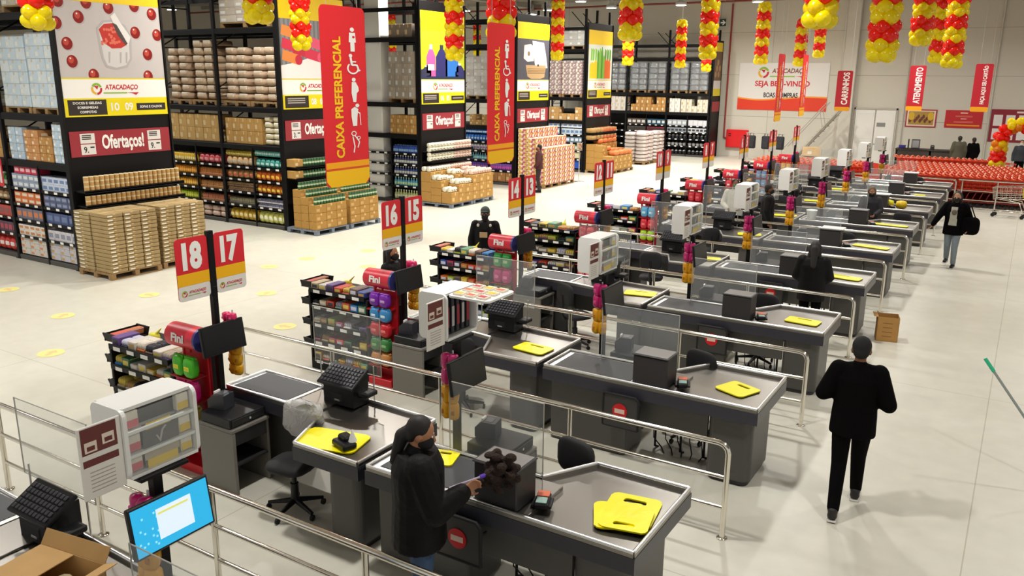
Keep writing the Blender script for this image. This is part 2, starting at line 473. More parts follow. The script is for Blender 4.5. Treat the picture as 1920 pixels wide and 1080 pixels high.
# ================================================================ goods (shelf stock): meshes made once, shared by copies
_GM = {}
def jit(h, a=.10):
    return h
def gm(kind, w, d, h, ca, cb='f2efe6'):
    """mesh of one piece of stock, origin at the middle of its front bottom edge, body towards +Y (back)"""
    k = (kind, round(w, 3), round(d, 3), round(h, 3), ca, cb)
    if k in _GM: return _GM[k]
    g = G(); a, b = P(ca, .5), P(cb, .5)
    if kind == 'carton':
        a = M('card_' + ca, S(ca), .8, noise=(7, .12))
        g.box(-w / 2, w / 2, 0, d, 0, h, .008)
        g.box(-w / 2 - .001, w / 2 + .001, d * .44, d * .56, h * .985, h + .0015, 0, 1)
        g.box(-w * .07, w * .07, -.0015, .004, h * .72, h * .99, 0, 1)
        g.box(-w * .42, -w * .12, -.002, .004, h * .2, h * .55, 0, 2)
        g.box(w / 2 - .004, w / 2 + .002, d * .2, d * .55, h * .25, h * .6, 0, 2)
        ms = [a, TAPE, b]
    elif kind == 'pack':       # shrink-wrapped multipack: rows of units under film
        nx = 3 if w > .18 else 2
        for i in range(nx):
            for j in range(2):
                x = -w / 2 + w * (i + .5) / nx; y = d * (j + .5) / 2
                g.ell((x, y, h * .46), (w / nx * .52, d * .26, h * .47), 8, 6, 0, .45)
                g.box(x - w / nx * .4, x + w / nx * .4, y - d * .265, y + d * .2, h * .22, h * .55, .01, 1)
                g.cyl((x, y, h * .85), (x, y, h), w / nx * .2, 8, 1)
        ms = [a, b]
    elif kind == 'sack':
        g.ell((0, d / 2, h / 2), (w / 2, d / 2, h / 2), 14, 8, 0, .55)
        g.box(-w * .3, w * .3, d * .02, d * .98, h * .4, h * .985, .02, 1)
        g.box(-w / 2, -w / 2 + .03, d * .2, d * .8, h * .42, h * .58, .01, 0)
        g.box(w / 2 - .03, w / 2, d * .2, d * .8, h * .42, h * .58, .01, 0)
        ms = [M('sack_' + ca, S(ca), .6, noise=(9, .15), bump=(14, .3)) if ca not in ('a8aab0', '8c8e96') else M('silver_film_' + ca, S(ca), .28, .85, bump=(5, 1.2)), b if cb != 'e8e4d8' or ca not in ('a8aab0', '8c8e96') else M('silver_film_' + ca, S(ca))]
    elif kind == 'can':
        r = min(w, d) / 2 * .96
        g.lathe([(r * .9, 0), (r, .006), (r, h * .12)], 10, 1, (0, r, 0))
        g.lathe([(r * .985, h * .12), (r * .985, h * .86)], 10, 0, (0, r, 0))
        g.lathe([(r, h * .86), (r, h - .006), (r * .9, h)], 10, 1, (0, r, 0))
        ms = [a, b]
    elif kind == 'jar':
        r = min(w, d) / 2 * .95
        g.lathe([(r * .8, 0), (r, .015), (r, h * .62), (r * .75, h * .74)], 10, 0, (0, r, 0))
        g.lathe([(r * 1.015, h * .36), (r * 1.015, h * .58)], 10, 1, (0, r, 0))
        g.lathe([(r * .8, h * .74), (r * .82, h * .99), (r * .7, h)], 10, 2, (0, r, 0))
        ms = [a, b, P('3c5838', .4)]
    elif kind == 'bottle':
        r = min(w, d) / 2 * .95
        g.lathe([(r * .85, 0), (r, .01), (r, h * .55), (r * .4, h * .78), (r * .38, h * .88)], 10, 0, (0, r, 0))
        g.lathe([(r * 1.02, h * .15), (r * 1.02, h * .45)], 10, 1, (0, r, 0))
        g.lathe([(r * .46, h * .88), (r * .46, h)], 8, 1, (0, r, 0))
        ms = [a, b]
    elif kind == 'bag':        # pillow pouch standing up
        g.ell((0, d / 2, h / 2), (w / 2, d / 2, h / 2), 10, 7, 0, .6)
        g.box(-w * .45, w * .45, d * .35, d * .65, h * .9, h * 1.03, .004, 0)
        g.box(-w * .33, w * .33, -.002, d * .4, h * .3, h * .66, .02, 1)
        ms = [P(ca, .35), b]
    elif kind == 'box':        # printed retail box
        g.box(-w / 2, w / 2, 0, d, 0, h, .006)
        g.box(-w * .36, w * .36, -.0015, .003, h * .3, h * .75, 0, 1)
        g.box(-w / 2 - .001, w / 2 + .001, .01, d - .01, h * .86, h * .93, 0, 1)
        ms = [a, b]
    elif kind == 'printed_box':
        g.box(-w / 2, w / 2, 0, d, 0, h, .008)
        g.box(-w / 2 - .001, w / 2 + .001, .01, d - .01, h * .9, h * .97, 0, 1)
        ms = [printed(ca, cb), P('f2e8d8')]
    elif kind == 'tray':       # low tray of small cups with its lid film
        g.box(-w / 2, w / 2, 0, d, 0, h * .35, .008)
        for i in range(4):
            x = -w / 2 + w * (i + .5) / 4
            g.ell((x, d * .3, h * .6), (w * .11, d * .26, h * .38), 8, 6, 1, .6); g.ell((x, d * .74, h * .6), (w * .11, d * .24, h * .38), 8, 6, 1, .6)
        ms = [a, b]
    elif kind == 'pot':        # lidded pan with knob and handle
        r = min(w, d) / 2 * .78
        g.lathe([(r * .85, 0), (r, .02), (r, h * .62), (r * 1.04, h * .64)], 12, 0, (0, d / 2, 0))
        g.lathe([(r * 1.02, h * .65), (r * .6, h * .82), (r * .12, h * .86), (r * .14, h * .97), (0.0, h)], 12, 1, (0, d / 2, 0))
        g.box(-r - w * .12, -r, d * .4, d * .6, h * .45, h * .55, .005, 0); g.box(r, r + w * .12, d * .4, d * .6, h * .45, h * .55, .005, 0)
        ms = [a, b]
    _GM[k] = g.mesh(kind, ms)
    return _GM[k]
NAMES = dict(printed_box='printed_carton', carton='carton', pack='multipack', sack='sack', can='food_can', jar='jar', bottle='bottle', bag='food_bag', box='retail_box', tray='cup_tray', pot='cooking_pot')
CATS = dict(printed_box='box', carton='box', pack='multipack', sack='sack', can='can', jar='jar', bottle='bottle', bag='bag', box='box', tray='tray', pot='pot')
def item(kind, w, d, h, ca, cb, loc, label, group, rz=0, name=None):
    o = put(name or NAMES[kind], gm(kind, w, d, h, ca, cb), None, loc, rz)
    return tag(o, label, CATS[kind], group)
def srow(kind, x0, x1, y, z, n, lay, h, ca, cb, label, d=.34, gap=.05, face='-Y', jag=.0):
    """a row of n pieces, lay layers high, on a shelf whose front is at y (or at X = y for face '+X')"""
    w = (x1 - x0) / n
    for j in range(lay):
        for i in range(n):
            p = x0 + w * (i + .5); e = random.uniform(-.01, .01)
            if jag and j == lay - 1 and random.random() < jag: continue
            if face == '-Y': item(kind, w * (1 - gap), d, h, ca, cb, (p + e * .4, y + abs(e), z + j * (h + .002)), label, label)
            else: item(kind, w * (1 - gap), d, h, ca, cb, (y - abs(e), p + e * .4, z + j * (h + .002)), label, label, PI / 2)

# ---------------------------------------------------------------- pallets
pal0 = {}
def pallet(x, y, w, d, label, z=0.0, col='w'):
    """x, y: the low corner"""
    k = (round(w, 2), round(d, 2), col)
    m = WOOD if col == 'w' else P('77808c', .6)
    if k not in pal0:
        r = thing('pallet', label, 'pallet', (x, y, z))
        g = G()
        for i in range(6): g.box(i * w / 6 + .012, (i + 1) * w / 6 - .012, 0, d, .115, .137)
        for i in range(3): g.box(0, w, i * (d - .1) / 2, i * (d - .1) / 2 + .1, .092, .115)
        g.obj('top_deck', m, r)
        g = G()
        for i in range(3):
            for j in range(3): g.box(i * (w - .12) / 2, i * (w - .12) / 2 + .12, j * (d - .1) / 2, j * (d - .1) / 2 + .1, .018, .092, .004)
        g.obj('block', m, r)
        g = G()
        for i in range(3): g.box(i * (w - .1) / 2, i * (w - .1) / 2 + .1, 0, d, 0, .018)
        g.obj('bottom_board', m, r)
        pal0[k] = r
        return r
    return dup(pal0[k], (x, y, z), label)
def wrapped(x, y, w, d, z, h, lay, nx, ca, cb, label, kind='carton', wrap=True, lean=0):
    """a wrapped load on its pallet: one thing that moves together (origin at its low corner)"""
    r = thing('wrapped_pallet_load', label, 'pallet load', (x, y, z))
    g = G()
    for i in range(5): g.box(0, w, i * (d - .12) / 4, i * (d - .12) / 4 + .12, .1, .12)
    for i in range(3): g.box(i * (w - .1) / 2, i * (w - .1) / 2 + .1, 0, d, 0, .1)
    g.obj('pallet', WOOD, r)
    ny = 2
    for j in range(lay):
        hh = (h - .14) / lay; ww = w / nx; dd = d / ny
        for i in range(nx):
            for q in range(ny):
                e = random.uniform(-.012, .012)
                put('carton' if kind == 'carton' else kind, gm(kind, ww * .985, dd * .985, hh * .985, ca if (i + j) % 3 or kind == 'printed_box' else cb, cb if kind == 'printed_box' else 'e8e4d8'), r,
                    (ww * (i + .5) + e, dd * q + abs(e) * .5 + lean * j, .125 + j * hh))
    if wrap:
        g = G(); g.box(-.012, w + .012, -.012, d + .012, .1, h + .012, .05)
        g.obj('stretch_wrap', WRAP, r)
    return r

# ================================================================ pallet racks along X, their end panels facing the tills
XE = -16.6
BAY = 2.35
def rack(name_l, Y, nb, depth=2.4, xe=XE, top=6.35, shelves=(.12, .55, .92, 1.27, 1.62), panel=True, ends=((1.72, .38), (1.42, .38)), half=True, levels=(2.22, 3.22, 5.25), both=False):
    r = thing('pallet_rack', name_l, 'rack', (xe, Y, 0))
    for i in range(nb + 1):
        for j, yy in enumerate((0, 1.05, depth - .1) if depth > 2 else (0, 1.05)):
            x = -.1 - BAY * i
            g = G(); g.box(x - .1, x, yy, yy + .08, 0, top + .55, .008); g.box(x - .14, x + .04, yy - .02, yy + .1, 0, .012)
            g.obj('upright', BLK, r)
        g = G()
        z = .4
        while z < top:
            g.tube([(x - .05, .04, z), (x - .05, 1.05, z + .55)], .018, 5); g.tube([(x - .05, .04, z), (x - .05, 1.05, z)], .018, 5); z += 1.1
        g.obj('brace', BLK, r)
    L = BAY * nb + .1
    for z in levels:
        for yy in (0, 1.06) + ((1.3, depth - .06) if depth > 2 else ()):
            G().box(-L, -.1, yy + .01, yy + .06, z - .13, z, .006).obj('beam', BLK, r)
        G().box(-L, -.1, .03, 1.08, z, z + .018).obj('deck', P('1a1615', .8), r)
        if depth > 2: G().box(-L, -.1, 1.32, depth - .03, z, z + .018).obj('deck', P('1a1615', .8), r)
    for yy in (0.02, 1.07):
        G().box(-L, -.1, yy, yy + .04, top - .3, top - .18).obj('beam', BLK, r)
        g = G()
        for i in range(nb):
            x = -.15 - BAY * i
            g.tube([(x, yy + .02, top - .24), (x - .7, yy + .02, top + .45)], .02, 5)
        g.obj('brace', BLK, r)
    G().box(-L, -.1, .56, .6, .0, 2.2).obj('back_panel', P('0e0c0c', .8), r)
    G().box(-L, -.1, .01, .55, 0, .1, .006).obj('plinth', P('4a4744', .5), r)
    for i in range(nb):
        for hh in range(2):
            x1 = -.12 - BAY * i - hh * BAY / 2; x0 = x1 - BAY / 2 + .04
            for z in shelves[1:]:
                g = G(); g.box(x0, x1, .02, .55, z - .03, z, .004); g.box(x0, x1, .012, .022, z - .05, z + .018, 0, 0)
                for q in range(3): g.box(x0 + .15 + q * .35, x0 + .27 + q * .35, .008, .013, z - .04, z + .01, 0, 1)
                g.obj('shelf', [BLK, WHP], r)
        G().box(-.1 - BAY * i - BAY / 2 - .02, -.1 - BAY * i - BAY / 2 + .02, .0, .04, 0, 2.15).obj('divider', BLK, r)
    if panel:
        g = G(); g.box(-.03, .0, 0, depth, 0, top, .006); g.box(-.05, .03, -.05, .0, 0, top, .006); g.box(-.05, .03, depth, depth + .05, 0, top, .006)
        g.obj('end_panel', BLK, r)
        for z, pr in ends:
            g = G(); g.box(0, pr, .02, depth - .02, z - .035, z - .005, .004); g.box(pr - .01, pr, .02, depth - .02, z - .05, z + .02)
            g.obj('end_shelf', BLK, r)
    return r
RN = ['black pallet rack with the tomato banner', 'black pallet rack with the towel banner', 'black pallet rack with the bottle banner', 'black pallet rack with the paper roll banner', 'black pallet rack with the vegetable banner']
RY = [9.62 + 5.8 * k for k in range(5)]
NB = [3, 3, 2, 2, 2]
for k in range(5):
    rack(RN[k] + ' on its end panel', RY[k], NB[k], ends=((1.72, .38), (1.42, .38)) if k != 3 else ())
r6 = rack('black pallet rack along the back wall with silver wrapped loads', 43.0, 4, depth=1.2, xe=-14.45, top=6.0, levels=(2.3, 3.3, 5.1), ends=())
# ================================================================ stock on the racks
RK = ['the tomato banner rack', 'the towel banner rack', 'the bottle banner rack', 'the paper roll banner rack', 'the vegetable banner rack', 'the back wall rack']
SH = ['floor shelf', 'second shelf', 'third shelf', 'fourth shelf', 'fifth shelf']
ZS = (.12, .55, .92, 1.27, 1.62)
def lower(k, bay, half, spec, Y=None, xe=XE):
    """spec: per shelf (kind, n, layers, h, ca, cb, words) from the floor up"""
    Y = RY[k] if Y is None else Y
    x1 = xe - .14 - BAY * bay - half * BAY / 2; x0 = x1 - BAY / 2 + .08
    for z, s_, nm in zip(ZS, spec, SH):
        if not s_: continue
        kind, n, lay, h, ca, cb, w = s_
        srow(kind, x0, x1, Y + .04, z + .003, n, lay, h, ca, cb, '%s on the %s, %s, %s' % (w, nm, POS[bay * 2 + half], RK[k].replace('the ', '')), d=.3)
POS = ['end column', 'second column from the end', 'third column from the end', 'fourth column from the end', 'fifth column from the end', 'sixth column from the end']
# rack 0 (nearest): pale cartons and packets
lower(0, 0, 0, [('carton', 3, 3, .135, 'c6c4cc', 'c9a05c', 'tan labelled carton'), ('box', 5, 1, .22, 'd3cfd2', '8d92a8', 'white packet'), ('box', 4, 1, .24, '4c5a86', '6f7fa8', 'dark blue packet'),
                ('box', 5, 2, .13, '5b6484', '8f9ab8', 'slate blue packet'), ('box', 5, 2, .15, 'c9d2e2', '6f86b4', 'pale blue packet')])
lower(0, 0, 1, [('carton', 3, 3, .135, 'd5cfc8', 'd98a55', 'orange labelled carton'), ('box', 5, 2, .12, 'e6e0d8', 'd08a50', 'white and orange packet'), ('box', 5, 1, .24, '777486', 'd78250', 'grey and orange packet'),
                ('box', 4, 2, .13, 'd9773c', 'ecd9c6', 'orange packet'), ('box', 5, 2, .15, '9aa6bc', 'e4e6e6', 'grey blue packet')])
lower(0, 1, 0, [('bag', 5, 1, .32, 'c83a35', 'efe6e0', 'red and white bag'), ('box', 6, 1, .24, '5a3f50', 'b84858', 'plum packet'), ('box', 5, 1, .25, 'c44a40', '8c5a5a', 'red packet'),
                ('bag', 5, 1, .24, 'a07a52', 'd8c8a8', 'brown bag'), ('bottle', 8, 1, .3, '58a04a', 'e4e8e0', 'green bottle')])
lower(0, 1, 1, [('bag', 5, 1, .32, 'd05a48', 'efe6e0', 'coral bag'), ('box', 6, 1, .24, '604a58', '98a0b8', 'mauve packet'), ('box', 5, 1, .25, 'b04040', 'd8c0b0', 'dark red packet'), ('bag', 5, 1, .24, '86704a', 'd8c8a8', 'tan bag'), ('bottle', 8, 1, .3, '4a90b0', 'e4e8e0', 'blue bottle')])
srow('box', XE - 2.3, XE - 1.4, RY[0] + .05, 1.625 + .31, 4, 1, .16, 'c8304c', 'f0c0c8', 'magenta packet on the top layer of the tomato banner rack', d=.3)
Y = RY[0]
srow('carton', -17.25, -16.8, Y + .06, 2.242, 2, 5, .16, 'b9cddc', 'eef0f0', 'pale blue carton at the panel end, middle level of the tomato banner rack', d=.4)
srow('carton', -18.95, -18.4, Y + .06, 2.242, 2, 4, .17, 'b4c8d8', 'eef0f0', 'pale blue carton at the far side, middle level of the tomato banner rack', d=.4)
srow('carton', -18.35, -17.8, Y + .06, 2.242, 2, 4, .16, 'c78e58', 'f0d8b8', 'orange brown carton on the middle level of the tomato banner rack', d=.4)
srow('carton', -17.78, -17.3, Y + .06, 2.242, 2, 3, .17, 'b8874a', 'd8c090', 'plain brown carton beside pale blue ones on the middle level of the tomato banner rack', d=.4, jag=.5)
srow('carton', -21.2, -19.2, Y + .06, 2.242, 5, 3, .22, 'b98e50', 'd8c090', 'brown carton on the middle level of the tomato banner rack, second bay from its end', d=.4)
wrapped(-17.86, Y + .08, .98, .95, 3.24, 1.62, 6, 3, 'c3d3de', 'd5dde2', 'pale blue wrapped pallet load next to the tomato banner')
wrapped(-18.92, Y + .08, 1.0, .95, 3.24, 1.58, 6, 3, 'c3d3de', 'd5dde2', 'pale blue wrapped pallet load, second from the tomato banner')
wrapped(-20.3, Y + .08, 1.05, .95, 3.24, 1.6, 6, 3, 'c9b48c', 'd5cdb2', 'tan wrapped pallet load, third from the tomato banner')
wrapped(-18.6, Y + .1, 1.6, .9, 5.28, .9, 4, 3, 'b8a078', 'c8b898', 'brown wrapped pallet load on the highest level of the tomato banner rack')

# rack 1: snacks
Y = RY[1]
lower(1, 0, 0, [('bag', 6, 1, .3, 'dfe07a', 'f4f2e0', 'pale yellow green bag'), ('tray', 4, 2, .12, 'b9b0b8', '8890a8', 'grey tray of cups'), ('bag', 6, 1, .24, 'e08030', 'e8d040', 'orange bag'), ('bag', 6, 1, .26, 'e2702c', 'f0c030', 'red orange bag'), ('bag', 6, 1, .24, '3f9a90', 'c6e4dc', 'teal bag')])
lower(1, 0, 1, [('bag', 6, 1, .3, 'd8b038', 'f0e0a0', 'mustard bag'), ('tray', 4, 1, .2, '5a5648', 'a8a080', 'dark tray of cups'), ('tray', 4, 2, .13, '70503c', 'b09060', 'brown tray of cups'), ('bag', 5, 1, .24, 'c89a60', 'd86048', 'caramel bag'), ('bag', 5, 1, .26, 'dcb480', 'c8c0b0', 'cream bag')])
lower(1, 1, 0, [('sack', 3, 2, .15, 'd8b8a8', 'e4d0c4', 'pink sack'), ('tray', 4, 1, .22, 'a87048', 'd88868', 'coral tray of cups'), ('tray', 4, 1, .22, 'a8743c', 'd0985c', 'amber tray of cups'), ('tray', 4, 1, .24, 'b8703c', 'd8904c', 'copper tray of cups'), ('bag', 5, 1, .26, 'c85058', 'e0a0a0', 'rose bag')])
lower(1, 1, 1, [('sack', 3, 2, .15, 'cdb0a0', 'e4d0c4', 'pale pink sack'), ('pack', 4, 1, .24, 'a8b820', 'd8d858', 'lime multipack'), ('pack', 4, 1, .24, 'd89820', 'f0c860', 'golden multipack'), ('pack', 4, 1, .25, 'd88a1c', 'f0b040', 'orange multipack'), ('pack', 4, 1, .26, 'd8b030', 'f0e0a0', 'yellow multipack')])
srow('pack', XE - 1.25, XE - .2, Y + .05, 1.94, 4, 1, .2, '48a8a0', 'd0ece4', 'teal multipack on the top layer of the towel banner rack', d=.3)
srow('pack', XE - 2.42, XE - 1.36, Y + .05, 1.9, 5, 1, .16, 'b8a030', 'e0d070', 'olive yellow multipack on the top layer of the towel banner rack', d=.3)
srow('carton', -21.3, -19.2, Y + .06, 2.242, 6, 2, .37, 'c09a5c', 'd8c090', 'tall brown carton in the second bay, middle level of the towel banner rack', d=.5)
srow('carton', -18.95, -17.5, Y + .06, 2.242, 5, 2, .34, 'ba9050', 'd8c090', 'tall brown carton in the end bay, middle level of the towel banner rack', d=.5, jag=.3)
srow('sack', -17.45, -16.8, Y + .06, 2.242, 2, 5, .15, 'd4c8a4', 'f0ead8', 'cream sack stacked at the end of the middle level, towel banner rack', d=.5)
def sack_stack(x, y, z, lay, ca, cb, label, w=.95, d=.85, h=.2):
    pallet(x - w / 2 - .05, y - .02, w + .1, d + .04, 'wooden pallet carrying beige sacks, ' + label.split(' on ')[1].split(',')[0], z)
    for j in range(lay):
        for i in (0, 1):
            e = random.uniform(-.02, .02)
            item('sack', w / 2 * .97, d, h * .985, ca, cb, (x - w / 4 + i * w / 2 + e, y + e, z + .137 + j * h), label, label)
for i, (x, lay) in enumerate(((-20.85, 7), (-19.75, 8), (-18.45, 7), (-17.35, 7))):
    sack_stack(x, Y + .1, 3.24, lay, ['b89c80', 'c2a88a', 'b69a7e', 'ba9e82'][i], 'd8c8b0', 'beige sack stacked on %s, upper level of the towel banner rack' % ['fourth pallet from the end', 'third pallet from the end', 'second pallet from the end', 'pallet at the end'][i])
wrapped(-18.9, Y + .1, 1.9, .9, 5.28, 1.1, 5, 3, 'b8a48c', 'c8b8a0', 'tan wrapped load on the highest level above the beige sacks')

# rack 2: cleaning and cosmetics
Y = RY[2]
lower(2, 0, 0, [('bottle', 10, 1, .3, 'b0b878', 'd8dcc0', 'sage bottle'), ('bottle', 10, 1, .28, '5898c0', 'a8d0a0', 'blue green bottle'), ('bottle', 10, 1, .27, '3c4c88', 'c8c8c0', 'navy bottle'), ('bottle', 10, 1, .27, '404878', 'd0d4c8', 'indigo bottle'), ('pack', 5, 1, .26, '2c4ca8', '90b8d8', 'royal blue multipack')])
lower(2, 1, 0, [('bottle', 10, 1, .3, '688058', 'c8d0b0', 'moss bottle'), ('bottle', 10, 1, .28, 'b03858', 'e0a8b8', 'crimson bottle'), ('bottle', 10, 1, .27, '8890b0', 'd8dce8', 'steel blue bottle'), ('bottle', 10, 1, .27, '9890a8', 'd8dce8', 'grey lilac bottle'), ('pack', 5, 1, .26, 'b8c4d8', 'e0e8f0', 'silver blue multipack')])
srow('carton', -17.95, -16.84, Y + .06, 2.242, 4, 2, .3, 'b98a48', 'd8c090', 'brown carton on the middle level of the bottle banner rack', d=.5, jag=.2)
wrapped(-17.98, Y + .08, 1.1, .95, 3.24, 1.6, 4, 4, 'a08a70', 'b09a80', 'brown wrapped pallet load with stretch film beyond the white column')
wrapped(-21.2, Y + .08, 1.4, .95, 3.24, 1.4, 4, 4, '9a8468', 'a8947a', 'brown wrapped pallet load in the second bay beyond the white column')
srow('carton', -17.95, -17.0, Y + .1, 5.27, 3, 1, .4, '908070', 'd8c090', 'grey brown carton on the highest level beyond the white column', d=.7)

# rack 3
Y = RY[3]
lower(3, 0, 0, [('carton', 3, 1, .36, 'a07040', 'c8a070', 'brown carton'), ('pack', 6, 1, .3, '7848a0', 'c850a0', 'purple pink multipack'), ('bottle', 10, 1, .26, '389078', 'a8d8c0', 'emerald bottle'), ('bag', 8, 1, .26, 'd8ccc0', 'c05058', 'white and red bag'), ('bag', 8, 1, .26, 'e0e4e8', '7098d0', 'white and blue bag')])
lower(3, 0, 1, [('carton', 3, 1, .36, 'a87848', 'c8a070', 'tan carton'), ('pack', 6, 1, .3, '5a3c90', 'a870c0', 'purple multipack'), ('bottle', 10, 1, .26, '5c98a8', 'a8d8d8', 'teal bottle'), ('bag', 8, 1, .26, 'c8c4c8', '8060a0', 'purple grey bag'), ('bag', 8, 1, .26, '3a78c8', 'c0d8f0', 'bright blue bag')])
srow('pack', XE - 2.4, XE - .2, Y + .05, 1.93, 8, 1, .18, '2f74c4', 'e8f0f8', 'blue and white multipack on the top layer of the paper roll banner rack', d=.3)
srow('carton', -18.8, -16.8, Y + .06, 2.242, 7, 2, .2, 'b08850', 'd8c090', 'brown carton on the middle level of the paper roll banner rack', d=.5, jag=.2)
wrapped(-17.88, Y + .08, 1.0, .95, 3.24, 1.75, 6, 3, '6c5c5c', '8c8080', 'white printed wrapped load behind the second tall banner', 'printed_box')
wrapped(-18.94, Y + .08, .98, .95, 3.24, 1.6, 6, 3, 'd0cac4', 'bcb0a8', 'white printed wrapped load, second from the end behind the second tall banner')

# rack 4
Y = RY[4]
for i, (x0, x1, z0, z1, c, w) in enumerate(((-17.25, -16.85, .12, .49, '2456b8', 'blue'), (-17.3, -16.85, .57, .86, 'd8d4b0', 'cream'))):
    g = G(); g.box(0, x1 - x0, 0, .4, 0, .03); t = .02
    g.box(0, t, 0, .4, 0, z1 - z0); g.box(x1 - x0 - t, x1 - x0, 0, .4, 0, z1 - z0); g.box(0, x1 - x0, 0, t, 0, z1 - z0); g.box(0, x1 - x0, .38, .4, 0, z1 - z0)
    g.box(-.01, x1 - x0 + .01, -.01, .41, z1 - z0 - .05, z1 - z0 - .02)
    tag(g.obj('storage_crate', P(c, .4), None, (x0, Y + .05, z0 + .004)), w + ' plastic storage crate low in the vegetable banner rack', 'crate')
lower(4, 0, 1, [('pack', 4, 1, .34, '3c5c90', 'a8c0e0', 'blue multipack'), ('bottle', 8, 1, .3, '6a9478', 'd0e0d0', 'green bottle'), ('box', 5, 1, .26, '8ca4b8', 'e0e8f0', 'pale blue packet'), ('box', 5, 1, .26, '4a5a78', 'c0d0e0', 'slate packet'), ('box', 5, 1, .26, 'a8bccc', 'f0f4f8', 'icy packet')])
lower(4, 0, 0, [None, None, ('box', 5, 1, .26, '5a8468', 'c0d8c8', 'green packet'), ('box', 5, 1, .26, '708498', 'e0e8f0', 'grey blue packet'), ('box', 5, 1, .26, 'd0dae4', '6888b0', 'white and blue packet')])
srow('box', XE - 2.4, XE - .2, Y + .05, 1.93, 9, 1, .18, 'e8ecf0', '8098c8', 'white packet on the top layer of the vegetable banner rack', d=.3)
srow('carton', -18.8, -16.8, Y + .06, 2.242, 5, 2, .28, 'c4985c', 'e8e0d0', 'brown carton on the middle level of the vegetable banner rack', d=.5, jag=.3)
for i in range(2):
    wrapped(-17.88 - 1.05 * i, Y + .08, 1.0, .95, 3.24, 1.55, 6, 3, 'a06468', '7c5c54', 'pink and white printed load, %s beside the vegetable banner' % ['first', 'second'][i], 'printed_box')
wrapped(-18.0, Y + .1, 1.2, .9, 5.28, .9, 3, 3, 'b8b4ac', 'c8c4bc', 'grey wrapped load above the pink and white loads')

# rack 6 against the back wall
Y = 43.0; X6 = -14.45
for b in range(3):
    for i in range(2):
        x = X6 - .15 - BAY * b - 1.1 * (i + 1) - .03
        wrapped(x, Y + .08, .98, .9, 3.32, 1.6, 5, 2, 'a8aab0', '8c8e96', 'silver wrapped load on the back wall rack, %s' % ['at the panel end', 'second from the panel', 'third from the panel', 'fourth from the panel', 'fifth from the panel', 'sixth from the panel'][b * 2 + i], kind='sack')
srow('carton', X6 - 2.35, X6 - 1.75, Y + .05, 2.32, 2, 2, .36, 'e8e2da', 'c8c0b8', 'white carton at the far side of the end bay of the back wall rack', d=.5)
srow('carton', X6 - 1.7, X6 - .2, Y + .05, 2.32, 5, 2, .34, 'ddd8c8', 'c0a878', 'cream carton on the middle level in the end bay of the back wall rack', d=.5, jag=.2)
srow('carton', X6 - 4.6, X6 - 2.5, Y + .05, 2.32, 7, 2, .38, 'c08c4c', 'e8d8b0', 'brown carton on the middle level in the second bay of the back wall rack', d=.5, jag=.2)
srow('carton', X6 - 6.9, X6 - 4.85, Y + .05, 2.32, 6, 2, .38, 'e4dcd4', 'c8b898', 'white carton on the middle level in the third bay of the back wall rack', d=.5, jag=.2)
RY.append(43.0)
for b in range(2):
    for hh in range(2):
        A = [('pot', 5, 1, .24, '2a2a2e', 'b8b8b8', 'dark lidded pot'), ('pot', 5, 1, .24, 'b8b8b4', '404044', 'light lidded pot'), ('pot', 5, 1, .26, '3a3a40', 'd8d4d0', 'black pale lidded pot'), ('box', 5, 1, .24, ['c8ccd0', '9098a0', '7a2030', '484038'][b * 2 + hh], '303034', 'printed box'), ('box', 4, 1, .3, ['d8d8e0', 'a8b0b8', '1c5068', '5a4a3c'][b * 2 + hh], 'd8d8d8', 'wide printed box')]
        lower(5, b, hh, A, 43.0, X6)

# ================================================================ stock on the rack ends
# rack 0: cans on two shelves, two pallets of low cartons
Y = RY[0]
for z, lay, w in ((1.723, 3, 'upper'), (1.423, 2, 'lower')):
    for j in range(lay):
        for i in range(20):
            item('can', .108, .108, .098, 'c0975c', 'dfd0a4', (XE + .37, Y + .09 + .1125 * i + .01, z + j * .1), 'gold and tan food can on the %s end shelf below the tomato banner' % w, 'food cans on the %s end shelf' % w, PI / 2)
def low_cartons(x0, y0, lay, label, pl):
    pallet(x0, y0, 1.13, 1.16, pl)
    for j in range(lay):
        z = .14 + j * .081
        for i in range(3):      # front face (+X)
            e = random.uniform(-.012, .012)
            item('carton', .362, .54, .073, 'a48c60', 'eee8d6', (x0 + 1.13 + e, y0 + .2 + .38 * i, z), label, label, PI / 2, 'flat_carton')
        for i in range(1):      # the row behind, seen from its side
            e = random.uniform(-.012, .012)
            item('carton', .53, .55, .073, 'a89268', 'eee8d6', (x0 + .28, y0 + .005 + abs(e), z), label, label, 0, 'flat_carton')
            item('carton', .53, .55, .073, 'a89268', 'eee8d6', (x0 + .28, y0 + .58, z), label, label, 0, 'flat_carton')
low_cartons(-16.52, Y - .13, 15, 'low tan labelled carton on the near corner pallet below the tomato banner', 'wooden pallet under low tan cartons, near corner below the tomato banner')
low_cartons(-16.58, Y + 1.12, 15, 'low tan labelled carton on the second pallet below the tomato banner', 'wooden pallet under low tan cartons, second below the tomato banner')

